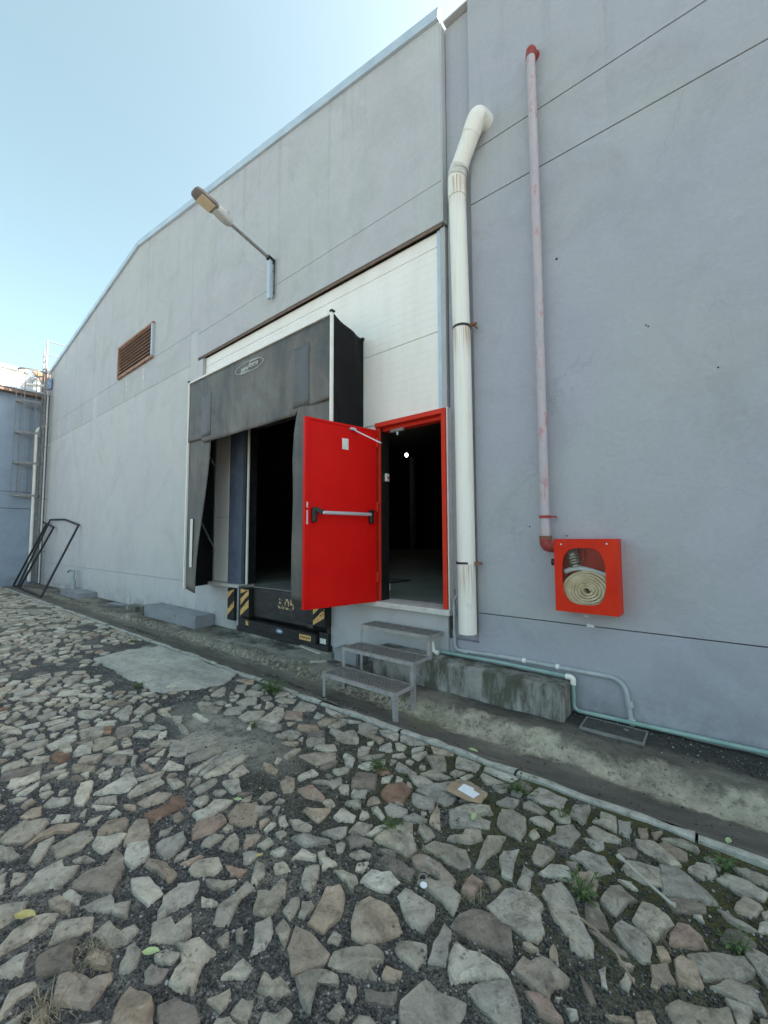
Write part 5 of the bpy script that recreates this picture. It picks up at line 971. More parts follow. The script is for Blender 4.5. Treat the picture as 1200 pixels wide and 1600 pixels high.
leaf('edge_lip', MB().box(.02, LW-.046, .0005, .008, 2.935, 2.962), 'red_door', lfp, bevel=.003)
for z0, z1 in ((1.78, 1.93), (1.96, 2.02)): leaf('latch_plate', MB().box(LW-.03, LW-.012, .0122, .0135, z0, z1), 'rail_silver', lfp)
leaf('panic_bar', MB().box(.15, LW-.16, .085, .115, 1.885, 1.925), 'rail_silver', lfp, bevel=.012)
for x, s in ((.10, 1), (LW-.10, -1)):
    leaf('bar_bracket', MB().box(x-.028, x+.028, .001, .05, 1.80, 1.965), 'plastic_black', lfp, bevel=.014)
    leaf('bar_arm', MB().bar((x, .035, 1.95), (x+s*.075, .10, 1.905), .03, .05), 'plastic_black', lfp, bevel=.008)
leaf('paper_notice', MB().box(.415, .50, .0008, .0022, 2.66, 2.79), 'sticker_white', lfp)
leaf('key_plate', MB().box(.03, .05, .001, .004, 1.94, 1.97), 'plastic_black', lfp)
a_ = LM @ Vector((.36, .02, 2.935)); leaf('closer_shoe', MB().box(.32, .40, .001, .03, 2.90, 2.93), 'rail_silver', lfp, bevel=.004)
obj('closer_arm', MB().bar(LM @ Vector((.34, .028, 2.90)), (-2.93, -.30, 2.715), .022, .012), 'rail_silver', lfp)
obj('closer_body', MB().box(-3.06, -2.86, .03, .075, 2.925, 2.962), 'steel_old', fd, bevel=.006); obj('closer_spindle', MB().tube([(-2.96, .05, 2.924), (-2.96, .05, 2.885)], .014, 8), 'rail_silver', fd)
for z in (1.1, 1.95, 2.75): leaf('hinge', MB().tube([(-.005, .008, z), (-.005, .008, z+.12)], .011, 8), 'red_frame', lfp, smooth=True)
lp = left_pt  # interior items
def plane_y(u, v, yy):
    d = r2*((u-600)/640) + d2*((v-800)/640) + fw; return CAM + d*((yy-CAM.y)/d.y)
p = plane_y(635, 711, 16)
hl = thing('hall_lamp', p, 'small bright round lamp shining deep inside the dark hall', 'lamp'); 
mb = MB(); mb.tube([p+Vector((0, 0, z_)) for z_ in (.10, .085, .04, 0, -.04, -.085, -.10)], [.03, .06, .085, .09, .085, .06, .03], 18); obj('bulb', mb, 'hall_lamp', hl, smooth=True)
obj('stem', MB().tube([p+Vector((0, 0, .10)), (p.x, p.y, roof(p.x)-.15)], .012, 6), 'hall', hl)
cb = thing('small_carton', (-3.38, .36, .864), 'small white and brown carton standing just inside the red doorway', 'carton')
obj('carton', MB().box(-3.44, -3.355, .30, .40, .864, .945), 'card', cb, bevel=.003); obj('wrapper', MB().box(-3.443, -3.352, .297, .403, .946, 1.03), 'paper', cb, bevel=.004)
sw = thing('wall_switch', (-3.2, .2, 2.36), 'small white switch box just inside the left door jamb', 'switch')
obj('switch_box', MB().box(-3.203, -3.172, .10, .16, 2.34, 2.44), 'sticker_white', sw, bevel=.006); obj('switch_button', MB().box(-3.1718, -3.166, .118, .142, 2.37, 2.40), 'red_frame', sw)

# ---------------------------------------------------------------- steel steps
st = thing('steel_steps', (-2.8, -.45, 0), 'three tread grey steel mesh step unit below the red doorway', 'steps')
SX0, SX1 = -3.26, -2.31
legs = []
for k, (z, y0, y1) in enumerate(((.22, -.885, -.575), (.425, -.595, -.285), (.625, -.30, -.02))):
    fm = MB(); h = .035
    fm.box(SX0, SX1, y0, y0+.006, z-h, z); fm.box(SX0, SX1, y1-.006, y1, z-h, z)
    fm.box(SX0, SX0+.006, y0+.007, y1-.007, z-h, z); fm.box(SX1-.006, SX1, y0+.007, y1-.007, z-h, z)
    fm.box(SX0+.007, SX1-.007, y0+.007, y0+.03, z-.006, z-.001); fm.box(SX0+.007, SX1-.007, y1-.03, y1-.007, z-.006, z-.001)
    t_ = obj('tread_frame', fm, 'step', st)
    ms = MB(); pit = .042; x = SX0-.31; W_ = y1-y0-.02
    while x < SX1:                                  # expanded-metal mesh: two families of slanted strands
        for s in (1, -1):
            xa = x if s > 0 else x+.31*.62; xb = x+.31*.62 if s > 0 else x; ya, yb = y0+.01, y1-.01
            def clip(xa, ya, xb, yb):
                if xa > xb: xa, ya, xb, yb = xb, yb, xa, ya
                lo_, hi_ = SX0+.008, SX1-.008
                if xb < lo_ or xa > hi_: return None
                if xa < lo_: t = (lo_-xa)/(xb-xa); xa, ya = lo_, ya+(yb-ya)*t
                if xb > hi_: t = (hi_-xa)/(xb-xa); xb, yb = hi_, ya+(yb-ya)*t
                return (xa, ya, xb, yb) if xb-xa > .01 else None
            c_ = clip(xa, ya, xb, yb)
            if c_: ms.bar((c_[0], c_[1], z-.0035+.0012*s), (c_[2], c_[3], z-.0035+.0012*s), .009, .005)
        x += pit
    obj('tread_mesh', ms, 'mesh_dark', t_)
for x in (SX0+.015, SX1-.015):
    for y, zt in ((-.872, .185), (-.585, .39), (-.288, .59)):
        zb = apron_z(x, y)-.01
        if x > -2.5 and y > -.32: zb = .38
        lg = MB(); sgn = 1 if x < -2.8 else -1; lg.box(x-.018, x+.018, y-.003, y+.003, zb, zt); lg.box(x-.018*sgn-.003, x-.018*sgn+.003, y+.0035, y+.035, zb, zt)
        obj('leg', lg, 'step', st)

# ---------------------------------------------------------------- concrete ledges and blocks
def block(name, box_, mat, label, cat, amp=.006, cuts=9):
    bm = bmesh.new(); bmesh.ops.create_cube(bm, size=1); x0, x1, y0, y1, z0, z1 = box_
    for v in bm.verts: v.co = Vector(((x0+x1)/2+v.co.x*(x1-x0), (y0+y1)/2+v.co.y*(y1-y0), (z0+z1)/2+v.co.z*(z1-z0)))
    bmesh.ops.bevel(bm, geom=list(bm.edges), offset=.012, segments=2, affect='EDGES')
    bmesh.ops.subdivide_edges(bm, edges=[e for e in bm.edges if e.calc_length() > .15], cuts=cuts, use_grid_fill=True)
    for v in bm.verts: v.co += Vector((hsh(v.co.y*9, v.co.z*9, 1), hsh(v.co.x*6, v.co.z*8, 2), hsh(v.co.x*6, v.co.y*9, 3)))*amp
    mb = MB(); bm.verts.index_update(); mb.v = [v.co.copy() for v in bm.verts]; mb.f = [tuple(v.index for v in f.verts) for f in bm.faces]; bm.free()
    return tag(obj(name, mb, mat, smooth=True), label, cat)
block('concrete_ledge', (-3.09, -1.025, -.285, -.008, .0, .385), 'ledge', 'long mossy concrete ledge along the wall right of the steel steps', 'ledge', .007, 14)
block('concrete_block', (-9.15, -7.02, -.36, -.008, -.02, .29), 'block', 'long low grey concrete block against the wall left of the dock', 'block')
block('concrete_block', (-14.9, -13.2, -.42, -.008, -.05, .20), 'block', 'small low concrete block under the garden tap at far left', 'block')
block('stone_block', (-10.3, -9.75, -.30, -.06, .03, .17), 'ledge', 'dark rough stone block beside the left end of the low block', 'block', .01, 4)
block('stone_block', (-3.78, -3.38, -.22, -.012, .05, .26), 'block', 'small grey concrete block behind the left legs of the steps', 'block', .006, 4)
for i, (x, y, L, a, wd, lab) in enumerate(((-4.33, -.10, .46, -4, .07, 'pale flat board offcut lying under the dock leveller'), (-3.86, -.40, .20, 58, .055, 'short pale board offcut on the apron left of the steps'), (-11.2, -.15, .5, 20, .2, 'grey flat slab piece leaning near the wall left of the stone block'))):
    z = apron_z(x, y); mb = MB().box(-L/2, L/2, -wd/2, wd/2, 0, .02).xf(Matrix.Translation((x, y, z+.004)) @ Matrix.Rotation(R(a), 4, 'Z') @ Matrix.Rotation(R(3), 4, 'Y'))
    tag(obj('board_offcut', mb, 'wood_off' if i < 2 else 'block', bevel=.002), lab, 'board' if i < 2 else 'slab')
mt = MB().prism(rough_outline([(-6.2, .04), (-4.0, .06), (-4.0, .128), (-6.2, .128)], 8, .008, rnd), -.10, .02); tag(obj('mortar_strip', mt, 'apron'), 'rough pale mortar strip under the dock leveller', 'mortar')

# tap on the far block
tap = thing('standpipe_tap', (-15.0, -.12, .2), 'slim green standpipe tap on the small far block', 'tap')
tx_ = -14.72
obj('pipe', MB().tube([(tx_, -.16, .19), (tx_, -.16, .72)], .03, 8), 'pvc_green', tap, smooth=True); obj('sleeve', MB().tube([(tx_, -.16, .19), (tx_, -.16, .42)], .06, 10), 'pvc_grey', tap, smooth=True)
obj('spout', MB().tube(bend([(tx_, -.16, .70), (tx_-.2, -.20, .72), (tx_-.36, -.22, .66)], .06), .025, 8), 'steel_old', tap, smooth=True)

# ---------------------------------------------------------------- pipes on the right
dp = thing('drainpipe', (-2.0, -.12, .66), 'thick cream plastic drainpipe standing in the wall recess', 'drainpipe')
PX, PY = -1.985, -.105
obj('pipe', MB().tube([(PX+.012, PY, .665), (PX, PY, 3.6), (PX-.03, PY, 5.42)], .091, 28), 'drain', dp, smooth=True)
obj('coupling', MB().tube([(PX-.03, PY, 5.30), (PX-.03, PY, 5.52)], .099, 28), 'drain', dp, smooth=True)
obj('elbow', MB().tube([(PX-.03, PY, 5.50), (PX-.02, PY-.005, 5.58), (PX+.01, PY-.01, 5.64)], [.097, .099, .097], 28), 'stone_sill', dp, smooth=True)
for z in (5.545, 5.60): obj('joint_ring', MB().tube([(PX-.022+(z-5.545)*.4, PY-.004, z), (PX-.016+(z-5.545)*.4, PY-.006, z+.02)], .103, 28), 'stone_sill', dp, smooth=True)
obj('slanted_pipe', MB().tube([(PX+.005, PY-.008, 5.63), (PX+.17, PY-.02, 5.93)], .092, 28), 'drain', dp, smooth=True)
obj('top_elbow', MB().tube(bend([(PX+.15, PY-.018, 5.90), (PX+.24, PY-.02, 6.07), (PX+.26, .02, 6.07)], .11, 8), .099, 28), 'drain', dp, smooth=True)
for z in (3.83, 1.36):
    obj('clamp', MB().tube([(PX, PY, z), (PX, PY, z+.022)], .097, 28), 'black_frame', dp, smooth=True); obj('clamp_lug', MB().box(PX+.09, PX+.17, PY-.01, PY+.012, z-.004, z+.022), 'rust', dp); obj('clamp_stem', MB().bar((PX+.13, PY, z+.01), (PX+.13, -.001, z+.01), .012), 'rust', dp)

rp = thing('fire_riser', (-1.2, -.08, 1.5), 'peeling red and grey riser pipe climbing the wall above the hose cabinet', 'pipe')
obj('pipe', MB().tube([(-1.19, -.085, 1.60), (-1.19, -.085, 4.0), (-1.197, -.085, 6.36)], .041, 20), 'redpipe', rp, smooth=True)
obj('top_elbow', MB().tube(bend([(-1.197, -.085, 6.33), (-1.197, -.085, 6.41), (-1.197, .02, 6.41)], .07, 6), .047, 20), 'red_dull', rp, smooth=True)
obj('bottom_elbow', MB().tube(bend([(-1.19, -.085, 1.64), (-1.19, -.085, 1.545), (-1.07, -.085, 1.545)], .08, 6), .051, 20), 'red_dull', rp, smooth=True)
obj('elbow_collar', MB().tube([(-1.19, -.085, 1.615), (-1.19, -.085, 1.64)], .055, 20), 'rust', rp, smooth=True)
obj('clamp', MB().tube([(-1.19, -.085, 1.80), (-1.19, -.085, 1.825)], .048, 20), 'red_dull', rp, smooth=True); obj('clamp_lug', MB().box(-1.145, -1.09, -.09, -.08, 1.803, 1.82), 'red_dull', rp); obj('clamp_stem', MB().bar((-1.105, -.085, 1.812), (-1.105, -.001, 1.812), .01), 'rail_silver', rp)
obj('wall_flange', MB().tube([(-1.197, -.012, 6.41), (-1.197, -.001, 6.41)], .06, 18), 'red_dull', rp)

# ---------------------------------------------------------------- hose cabinet with the hose inside
hx0, hx1, hz0, hz1, hy = -1.085, -.605, 1.0, 1.612, -.20
hcab = thing('hose_cabinet', ((hx0+hx1)/2, -.1, hz0), 'red steel fire hose cabinet with an oval window on the plain wall', 'cabinet')
bodyb = MB(); th = .006
bodyb.box(hx0, hx1, -.012, -.002, hz0, hz1); bodyb.box(hx0, hx0+th, hy+.012, -.0125, hz0, hz1); bodyb.box(hx1-th, hx1, hy+.012, -.0125, hz0, hz1); bodyb.box(hx0+th, hx1-th, hy+.012, -.0125, hz0, hz0+th); bodyb.box(hx0+th, hx1-th, hy+.012, -.0125, hz1-th, hz1)
obj('cabinet_body', bodyb, 'red_cabinet', hcab)
cxw, czw, ww, wh_ = (hx0+hx1)/2-.012, (hz0+hz1)/2-.005, .166, .235
hole = []
for t in np.linspace(0, 2*math.pi, 48, endpoint=False):
    e = 2/3.2; c_, s_ = math.cos(t), math.sin(t); hole.append((cxw+ww*math.copysign(abs(c_)**e, c_), czw+wh_*math.copysign(abs(s_)**e, s_)))
outer = []
for x, z in hole:
    dx, dz = x-cxw, z-czw; k_ = min((hx1-cxw if dx > 0 else cxw-hx0)/max(abs(dx), 1e-6), (hz1-czw if dz > 0 else czw-hz0)/max(abs(dz), 1e-6)); outer.append((cxw+dx*k_, czw+dz*k_))
for cxy in ((hx0, hz0), (hx1, hz0), (hx1, hz1), (hx0, hz1)):
    i = min(range(48), key=lambda q: (outer[q][0]-cxy[0])**2+(outer[q][1]-cxy[1])**2); outer[i] = cxy
dm = MB(); n = 48
for yy in (hy-.002, hy+.0115): dm.v += [Vector((x, yy, z)) for x, z in outer] + [Vector((x, yy, z)) for x, z in hole]
for i in range(n):
    j = (i+1) % n
    dm.f += [(i, j, n+j, n+i), (2*n+i, 3*n+i, 3*n+j, 2*n+j), (i, 2*n+i, 2*n+j, j), (n+i, n+j, 3*n+j, 3*n+i)]
dr = obj('cabinet_door', dm, 'red_cabinet', hcab)
obj('window_pane', MB().prism([(cxw+(x-cxw)*1.02, czw+(z-czw)*1.015) for x, z in hole], hy+.012, hy+.014), 'glass', dr)
for x, z in ((hx0+.06, hz1-.045), (hx1-.07, hz1-.04)): obj('screw', MB().tube([(x, hy-.002, z), (x, hy-.006, z)], .007, 10), 'rail_silver', dr)
obj('latch_knob', MB().tube([(hx0-.035, -.15, 1.41), (hx0, -.15, 1.41)], [.03, .026], 12), 'plastic_black', hcab, smooth=True)
vl = obj('valve', MB().tube(bend([(-1.06, -.09, 1.545), (-.97, -.09, 1.53), (-.95, -.12, 1.46)], .05), .04, 14), 'brass', hcab, smooth=True)
for k in range(5): obj('coupling_ring', MB().tube([(-.956+k*.007, -.115-.004*k, 1.475-k*.022), (-.952+k*.007, -.117-.004*k, 1.462-k*.022)], .052 if k % 2 else .047, 16), 'brass', vl, smooth=True)
obj('divider', MB().tube([(-.885, -.05, 1.60), (-.885, -.06, 1.42)], .012, 8), 'red_frame', hcab)
ho = thing('fire_hose', (cxw, -.1, hz0+.02), 'cream canvas fire hose rolled up behind the cabinet window', 'hose')
def spiral(cx, cz, a0, turns, pitch, y0, y1, ex, th, ph=0.0):
    mb = MB(); N_ = int(turns*36)
    for i in range(N_+1):
        t = i/36*2*math.pi; r_ = a0+pitch*t/(2*math.pi)+.003*math.sin(t*.9)+.0016*math.sin(t*3.1); wy = .003*math.sin(t*1.7+.5)
        for rr in (r_-th/2, r_+th/2):
            for yy in (y0+wy+(0.003 if rr < r_ else 0), y1): mb.v.append(Vector((cx+rr*ex*math.cos(t+ph), yy, cz+rr*math.sin(t+ph))))
    for i in range(N_):
        a = i*4; b = a+4; mb.f += [(a, b, b+2, a+2), (a+1, a+3, b+3, b+1), (a+2, b+2, b+3, a+3), (a, a+1, b+1, b)]
    return mb
obj('hose_roll', spiral(cxw+.018, 1.185, .02, 6.6, .0215, hy+.025, -.03, 1.16, .0185), 'hose', ho, smooth=True, angle=60)
obj('hose_fold', MB().tube(bend([(-1.02, -.12, 1.33), (-.93, -.13, 1.37), (-.80, -.13, 1.345), (-.64, -.12, 1.29)], .08), [.02]*14 if False else .022, 10), 'paper', ho, smooth=True)

# ---------------------------------------------------------------- small pipes at the wall foot
gp = thing('green_pipe', (-1, -.04, .1), 'thin green water pipe dropping over the end of the ledge', 'pipe')
rx = .017
obj('pipe', MB().tube([(-2.36, -.05, .415), (-1.7, -.055, .425), (-1.03, -.06, .418)], rx, 10), 'pvc_green', gp, smooth=True)
obj('elbow', MB().tube(bend([(-1.06, -.06, .418), (-1.0, -.06, .418), (-1.0, -.06, .36)], .04, 6), .024, 12), 'pvc_white', gp, smooth=True)
obj('pipe', MB().tube(bend([(-1.0, -.06, .37), (-1.0, -.06, .15), (-.9, -.05, .145), (.3, -.04, .165), (4.5, -.04, .17)], .05), rx, 10), 'pvc_green', gp, smooth=True)
gc = thing('grey_conduit', (-1.2, -.03, .1), 'grey plastic conduit bending down to the manhole cover', 'conduit')
obj('conduit', MB().tube(bend([(-2.1, -.022, .46), (-1.6, -.022, .475), (-.62, -.022, .47), (-.575, -.022, .12)], .12, 10), .02, 12), 'pvc_grey', gc, smooth=True)
obj('coupling', MB().tube([(-.583, -.022, .26), (-.588, -.022, .31)], .026, 12), 'pvc_grey', gc, smooth=True); obj('coupling', MB().tube([(-.578, -.022, .14), (-.578, -.022, .165)], .026, 12), 'pvc_white', gc, smooth=True)
for x in (-1.45, -1.15): obj('saddle_clip', MB().tube([(x, -.022, .474), (x+.03, -.022, .474)], .024, 10), 'pvc_white', gc, smooth=True)
jc = thing('thin_conduit', (-2.17, -.04, .45), 'thin grey conduit rising beside the right foot of the red doorway', 'conduit')
obj('conduit', MB().tube(bend([(-2.02, -.03, .45), (-2.165, -.03, .47), (-2.165, -.03, .98), (-2.11, -.03, 1.04)], .05), .016, 10), 'pvc_grey', jc, smooth=True)
for z in (.60, .84): obj('coupling', MB().tube([(-2.165, -.03, z), (-2.165, -.03, z+.06)], .021, 10), 'pvc_grey', jc, smooth=True)
obj('wall_hook', MB().tube(bend([(-2.16, -.004, 1.08), (-2.165, -.03, 1.06), (-2.14, -.03, 1.03)], .02), .006, 6), 'rust', jc)
pl = thing('pipe_stub', (-2.35, -.1, .40), 'short white pipe stub under the right end of the top step', 'pipe')
obj('stub', MB().tube(bend([(-2.40, -.10, .52), (-2.385, -.10, .42), (-2.33, -.10, .41)], .03), .02, 10), 'pvc_white', pl, smooth=True); obj('stub_collar', MB().tube([(-2.345, -.10, .412), (-2.325, -.10, .408)], .026, 10), 'pvc_white', pl, smooth=True)

mh = thing('manhole_cover', (-.66, -.06, .11), 'dark rectangular manhole cover set in the apron below the conduit', 'manhole cover')
mz = apron_z(-.66, -.2)+.012; mx0, mx1, my0, my1 = -.90, -.46, -.31, -.07
mfm = MB(); mfm.box(mx0, mx1, my0, my0+.012, mz-.03, mz+.006); mfm.box(mx0, mx1, my1-.012, my1, mz-.03, mz+.006); mfm.box(mx0, mx0+.012, my0+.0125, my1-.0125, mz-.03, mz+.006); mfm.box(mx1-.012, mx1, my0+.0125, my1-.0125, mz-.03, mz+.006)
obj('cover_frame', mfm, 'steel_old', mh); obj('cover_plate', MB().box(mx0+.0135, mx1-.0135, my0+.0135, my1-.0135, mz-.03, mz+.002), 'manhole', mh)
obj('lifting_eye', MB().tube([(-.60, -.14, mz+.002), (-.60, -.14, mz+.005)], .018, 12), 'steel_old', mh)

# ---------------------------------------------------------------- wall lamp
wl = thing('wall_lamp', (-5.4, -.05, 5.45), 'grey street lamp on a bracket arm above the white infill panels', 'lamp')
LXX = -5.40; arm0, arm1 = Vector((LXX, -.10, 6.14)), Vector((LXX, -.84, 6.31)); ad = (arm1-arm0).normalized()
obj('bracket_post', MB().box(LXX-.04, LXX+.03, -.13, -.07, 5.47, 6.12), 'coping', wl, bevel=.006)
for z in (5.56, 6.0): obj('wall_fixing', MB().box(LXX+.0, LXX+.03, -.069, -.036, z-.05, z+.05), 'galv', wl, bevel=.004)
obj('post_cap', MB().tube([arm0-ad*.07, arm0+ad*.05], .045, 12), 'plastic_black', wl, smooth=True)
obj('arm', MB().tube([arm0, arm1+ad*.1], .026, 12), 'steel_old', wl, smooth=True)
obj('cable', MB().tube(bend([(LXX+.05, -.05, 5.55), (LXX+.06, -.06, 5.75), (LXX+.05, -.05, 5.95), (LXX+.06, -.06, 6.1), (LXX+.02, -.10, 6.15)], .06), .009, 6), 'plastic_black', wl, smooth=True)
sec = []
Mh = Matrix((( 1, 0, 0, LXX), (0, ad.y, -ad.z, arm1.y), (0, ad.z, ad.y*-1 if False else -ad.y, arm1.z), (0, 0, 0, 1)))
up_ = Vector((1, 0, 0)).cross(ad); up_ = up_ if up_.z > 0 else -up_
Mh = Matrix(((1, ad.x, up_.x, LXX), (0, ad.y, up_.y, arm1.y), (0, ad.z, up_.z, arm1.z), (0, 0, 0, 1)))
def headpart(name, secs, mat, parent, n=16):
    mb = MB()
    for yv, wx, zlo, zhi in secs:
        for k in range(n):
            t = 2*math.pi*k/n; c_, s_ = math.cos(t), math.sin(t); e = .55
            mb.v.append(Mh @ Vector((wx*math.copysign(abs(c_)**e, c_), yv, (zlo+zhi)/2+(zhi-zlo)/2*math.copysign(abs(s_)**e, s_))))
    for i in range(len(secs)-1):
        for k in range(n): a = i*n+k; b = i*n+(k+1) % n; mb.f.append((a, b, b+n, a+n))
    mb.f += [tuple(range(n)), tuple(range((len(secs)-1)*n, len(secs)*n))]
    return obj(name, mb, mat, parent, smooth=True)
hd = headpart('lamp_head', [(-.06, .03, -.03, .03), (-.02, .06, -.05, .06), (.08, .075, -.055, .10), (.16, .075, -.045, .09), (.22, .07, -.03, .05)], 'lamp_body', wl)
headpart('lamp_housing', [(.20, .09, -.02, .05), (.24, .115, -.025, .055), (.46, .115, -.02, .05), (.52, .10, -.01, .04), (.54, .06, .0, .03)], 'lamp_back', wl)
obj('lens', MB().box(-.095, .095, .25, .45, -.031, -.0255).xf(Mh), 'lens', wl)
headpart('gear_cover', [(.02, .045, .09, .11), (.06, .055, .09, .135), (.14, .055, .085, .13), (.18, .04, .08, .10)], 'lamp_body', wl)

# ================================================================ LITTER, LEAVES, WEEDS
def on_ground(x, y): return (yard_z(x, y) if y < -1.07 else apron_z(x, y))+.03*(y < -1.07)
cz = yard_z(-1.28, -1.49)+.034
cbm = MB().add([(x-1.285, y-1.49, cz+.012*math.sin(x*30)) for x, y in ((-.11, -.06), (.05, -.085), (.12, -.03), (.10, .06), (-.04, .085), (-.12, .04))], [(0, 1, 2, 3, 4, 5)])
solid(tag(obj('cardboard_piece', cbm, 'card'), 'flattened brown cardboard piece lying on the cobbles', 'cardboard'), .006)
pm = MB().add([(-1.33, -1.515, cz+.014), (-1.21, -1.535, cz+.014), (-1.195, -1.475, cz+.016), (-1.245, -1.465, cz+.016), (-1.25, -1.445, cz+.016), (-1.325, -1.44, cz+.016)], [(0, 1, 2, 3, 4, 5)])
solid(tag(obj('paper_sheet', pm, 'paper'), 'white printed paper lying on the cardboard piece', 'paper'), .0015)
lv_list = [(-1.77, -3.15, .035, 'leaf_pale', 'pale green fallen leaf on the gravel at lower left', 40), (-2.35, -3.42, .05, 'leaf_dry', 'yellow fallen leaf on a stone at the lower left edge', 35), (-1.14, -1.67, .035, 'leaf_pale', 'light green fallen leaf in front of the cardboard piece', 100), (-.01, -.95, .03, 'leaf_pale', 'green leaf fallen in the gutter at the right edge', 80), (-1.52, -.92, .045, 'leaf_pale', 'yellow green leaf lying in the gutter beside the kerb', -10), (-2.35, -2.42, .03, 'leaf_pale', 'small green leaf on the stone near the dusty patch', 30), (-1.86, -2.6, .02, 'leaf_dry', 'tiny yellow leaf on the cobbles left of centre', 70)]
for x, y, s, mt_, lab, a in lv_list:
    z = on_ground(x, y)+.006; mb = MB()
    vs = [(-1, 0, .05), (-.5, -.38, .14), (.1, -.45, .16), (.6, -.28, .2), (1, 0, .1), (.6, .28, .2), (.1, .45, .16), (-.5, .38, .14), (0, 0, 0)]
    mb.add([Vector(p)*s for p in vs], [(i, (i+1) % 8, 8) for i in range(8)]); mb.xf(Matrix.Translation((x, y, z)) @ Matrix.Rotation(R(a), 4, 'Z'))
    solid(tag(obj('fallen_leaf', mb, mt_), lab, 'leaf', 'leaves fallen on the yard'), .0012)
def stick(name, pts, rs, mat, lab, cat): tag(obj(name, MB().tube(pts, rs, 8), mat, smooth=True), lab, cat)
z = .04
stick('dry_stick', [(-.44, -1.50, z), (-.40, -1.53, z+.004), (-.30, -1.60, z), (-.215, -1.655, z-.002), (-.20, -1.66, z)], [.012, .007, .006, .007, .010], 'bone', 'pale bone like stick lying on the stones at right', 'stick')
stick('dry_stick', [(-.50, -1.98, z), (-.44, -2.0, z+.006), (-.36, -2.05, z+.003), (-.29, -2.13, z)], [.006, .005, .005, .004], 'twig', 'thin brown twig lying among the stones at lower right', 'stick')
z = yard_z(-1.12, -2.24)+.045
tag(obj('bottle_cap', MB().tube([(-1.105, -2.245, z), (-1.105, -2.245, z+.005)], .016, 16), 'paper'), 'small white bottle cap on a stone in the foreground', 'cap')
rg = MB(); c_ = Vector((-1.13, -2.215, z+.004)); rg.tube([c_+Vector((.018*math.cos(t), .018*math.sin(t), .004*math.sin(t))) for t in np.linspace(0, 2*math.pi, 17)], .0025, 6); tag(obj('cap_ring', rg, 'steel_old', smooth=True), 'small metal ring beside the white bottle cap', 'ring')
def weed(x, y, h, nl, lab, mt_='leaf', seed=1):
    r = random.Random(seed); z = on_ground(x, y)-.03; w_ = thing('weed', (x, y, z), lab, 'weed', 'weeds growing between the stones'); mb = MB(); sm = MB()
    for k in range(nl):
        a = r.uniform(0, 6.28); rr = r.uniform(.1, 1)*h; b = Vector((x+r.uniform(-.3, .3)*h, y+r.uniform(-.3, .3)*h, z)); tip = b+Vector((math.cos(a)*rr, math.sin(a)*rr, h*r.uniform(.35, 1.1)))
        sm.bar(b, tip, .0022); s = r.uniform(.012, .026)*(h/.08)**.5; d_ = Vector((math.cos(a), math.sin(a), r.uniform(-.3, .5))).normalized(); q = d_.cross(Vector((0, 0, 1))).normalized()
        mb.add([tip, tip+d_*s*.6+q*s*.42, tip+d_*s*1.6-Vector((0, 0, s*.25)), tip+d_*s*.6-q*s*.42], [(0, 1, 2), (0, 2, 3)])
        mid_ = b.lerp(tip, .6); mb.add([mid_, mid_+q*s*.9+d_*s*.2, mid_+q*s*1.3+d_*s*.5], [(0, 1, 2)])
    obj('stems', sm, mt_, w_); obj('leaves', mb, mt_, w_)
weed(-3.72, -1.17, .13, 90, 'bushy green weed at the kerb left of the steps', seed=1); weed(-.54, -1.80, .07, 40, 'leafy green weed between large stones at right', seed=2)
weed(-1.92, -1.60, .07, 34, 'green weed left of the cardboard piece', seed=3); weed(-1.04, -1.24, .08, 36, 'green weed beside the kerb right of the cardboard', seed=4)
weed(-.03, -1.20, .06, 26, 'small weed near the kerb at the right edge', seed=5); weed(.0, -1.68, .05, 26, 'low weed on a stone at the right edge', seed=6)
weed(-.75, -1.32, .05, 20, 'tiny weed sprig by the kerb between the flat stones', seed=7); weed(-3.2, -1.75, .05, 16, 'tiny weed beside the dusty bare patch', seed=8)
weed(-5.0, -2.0, .07, 30, 'low weed along the front edge of the concrete patch', seed=9); weed(-7.2, -1.25, .09, 40, 'small weed at the left end of the concrete patch', seed=10)
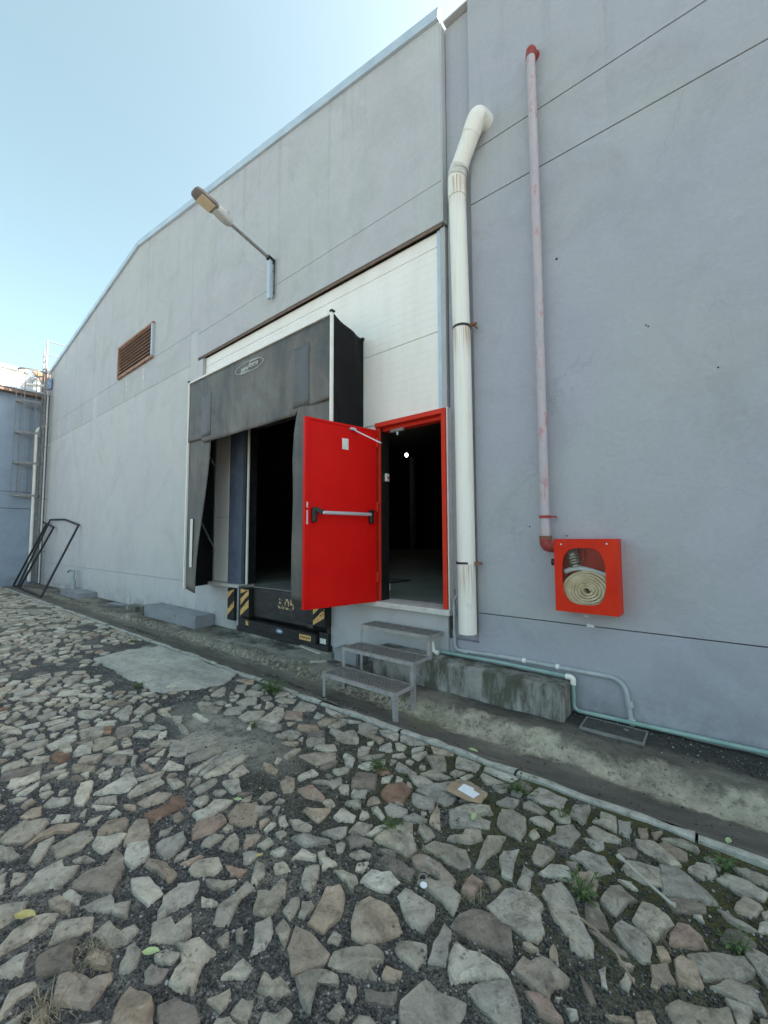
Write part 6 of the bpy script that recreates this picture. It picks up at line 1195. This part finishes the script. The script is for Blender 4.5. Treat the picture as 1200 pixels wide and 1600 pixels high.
weed(-1.47, -2.0, .05, 26, 'low grassy weed beside a split flat stone', seed=12)
def tuft(x, y, lab, seed, mt_='straw', n=90, h=.06):
    r = random.Random(seed); z = yard_z(x, y); mb = MB()
    for k in range(n):
        a = r.uniform(0, 6.28); b = Vector((x+r.gauss(0, .03), y+r.gauss(0, .03), z)); L = h*r.uniform(.5, 1.5); d_ = Vector((math.cos(a), math.sin(a), 0)); q = Vector((-d_.y, d_.x, 0))*.0016
        p1 = b+d_*L*.5+Vector((0, 0, L*.5)); p2 = b+d_*L+Vector((0, 0, L*.35)); mb.add([b-q, b+q, p1+q*.8, p1-q*.8, p2], [(0, 1, 2, 3), (3, 2, 4)])
    tag(obj('grass_tuft', mb, mt_), lab, 'grass tuft', 'dry grass tufts in the gravel')
tuft(-1.97, -3.28, 'dry grass tuft between stones at lower left', 1); tuft(-1.86, -3.46, 'dry grass tuft at the bottom left corner', 2); tuft(-1.63, -2.72, 'small dry grass tuft on a pale stone at left', 3, n=50, h=.04); tuft(-.25, -1.82, 'dry grass tuft among brown stones at right', 4, n=60, h=.05); tuft(-.93, -2.1, 'dry grass tuft behind the wedge stone', 5, n=60, h=.045); tuft(-.72, -1.98, 'dry grass tuft left of the tall flat stone', 6, n=50, h=.04)
# moss cushions: fine green blades in the joints near the kerb
mr = np.random.default_rng(8); mb = MB(); k = 0
while k < 5200:
    x = mr.uniform(-2.6, .6); y = mr.uniform(-2.3, -1.09)
    if occ[int((y-GY0)/CELL), int((x-GX0)/CELL)] or hsh(x*2.6, y*3.1, 6) < .05: k += .2; continue
    k += 1; z = yard_z(x, y); a = mr.uniform(0, 6.28); L = mr.uniform(.004, .013); q = Vector((math.cos(a), math.sin(a), 0))*.003
    mb.add([(x-q.x, y-q.y, z), (x+q.x, y+q.y, z), (x+mr.uniform(-1, 1)*L, y+mr.uniform(-1, 1)*L, z+L)], [(0, 1, 2)])
MAT['moss'] = simple('moss', (.06, .07, .02), (.11, .115, .035), 30, .9)
tag(obj('moss', mb, 'moss'), kind='stuff')
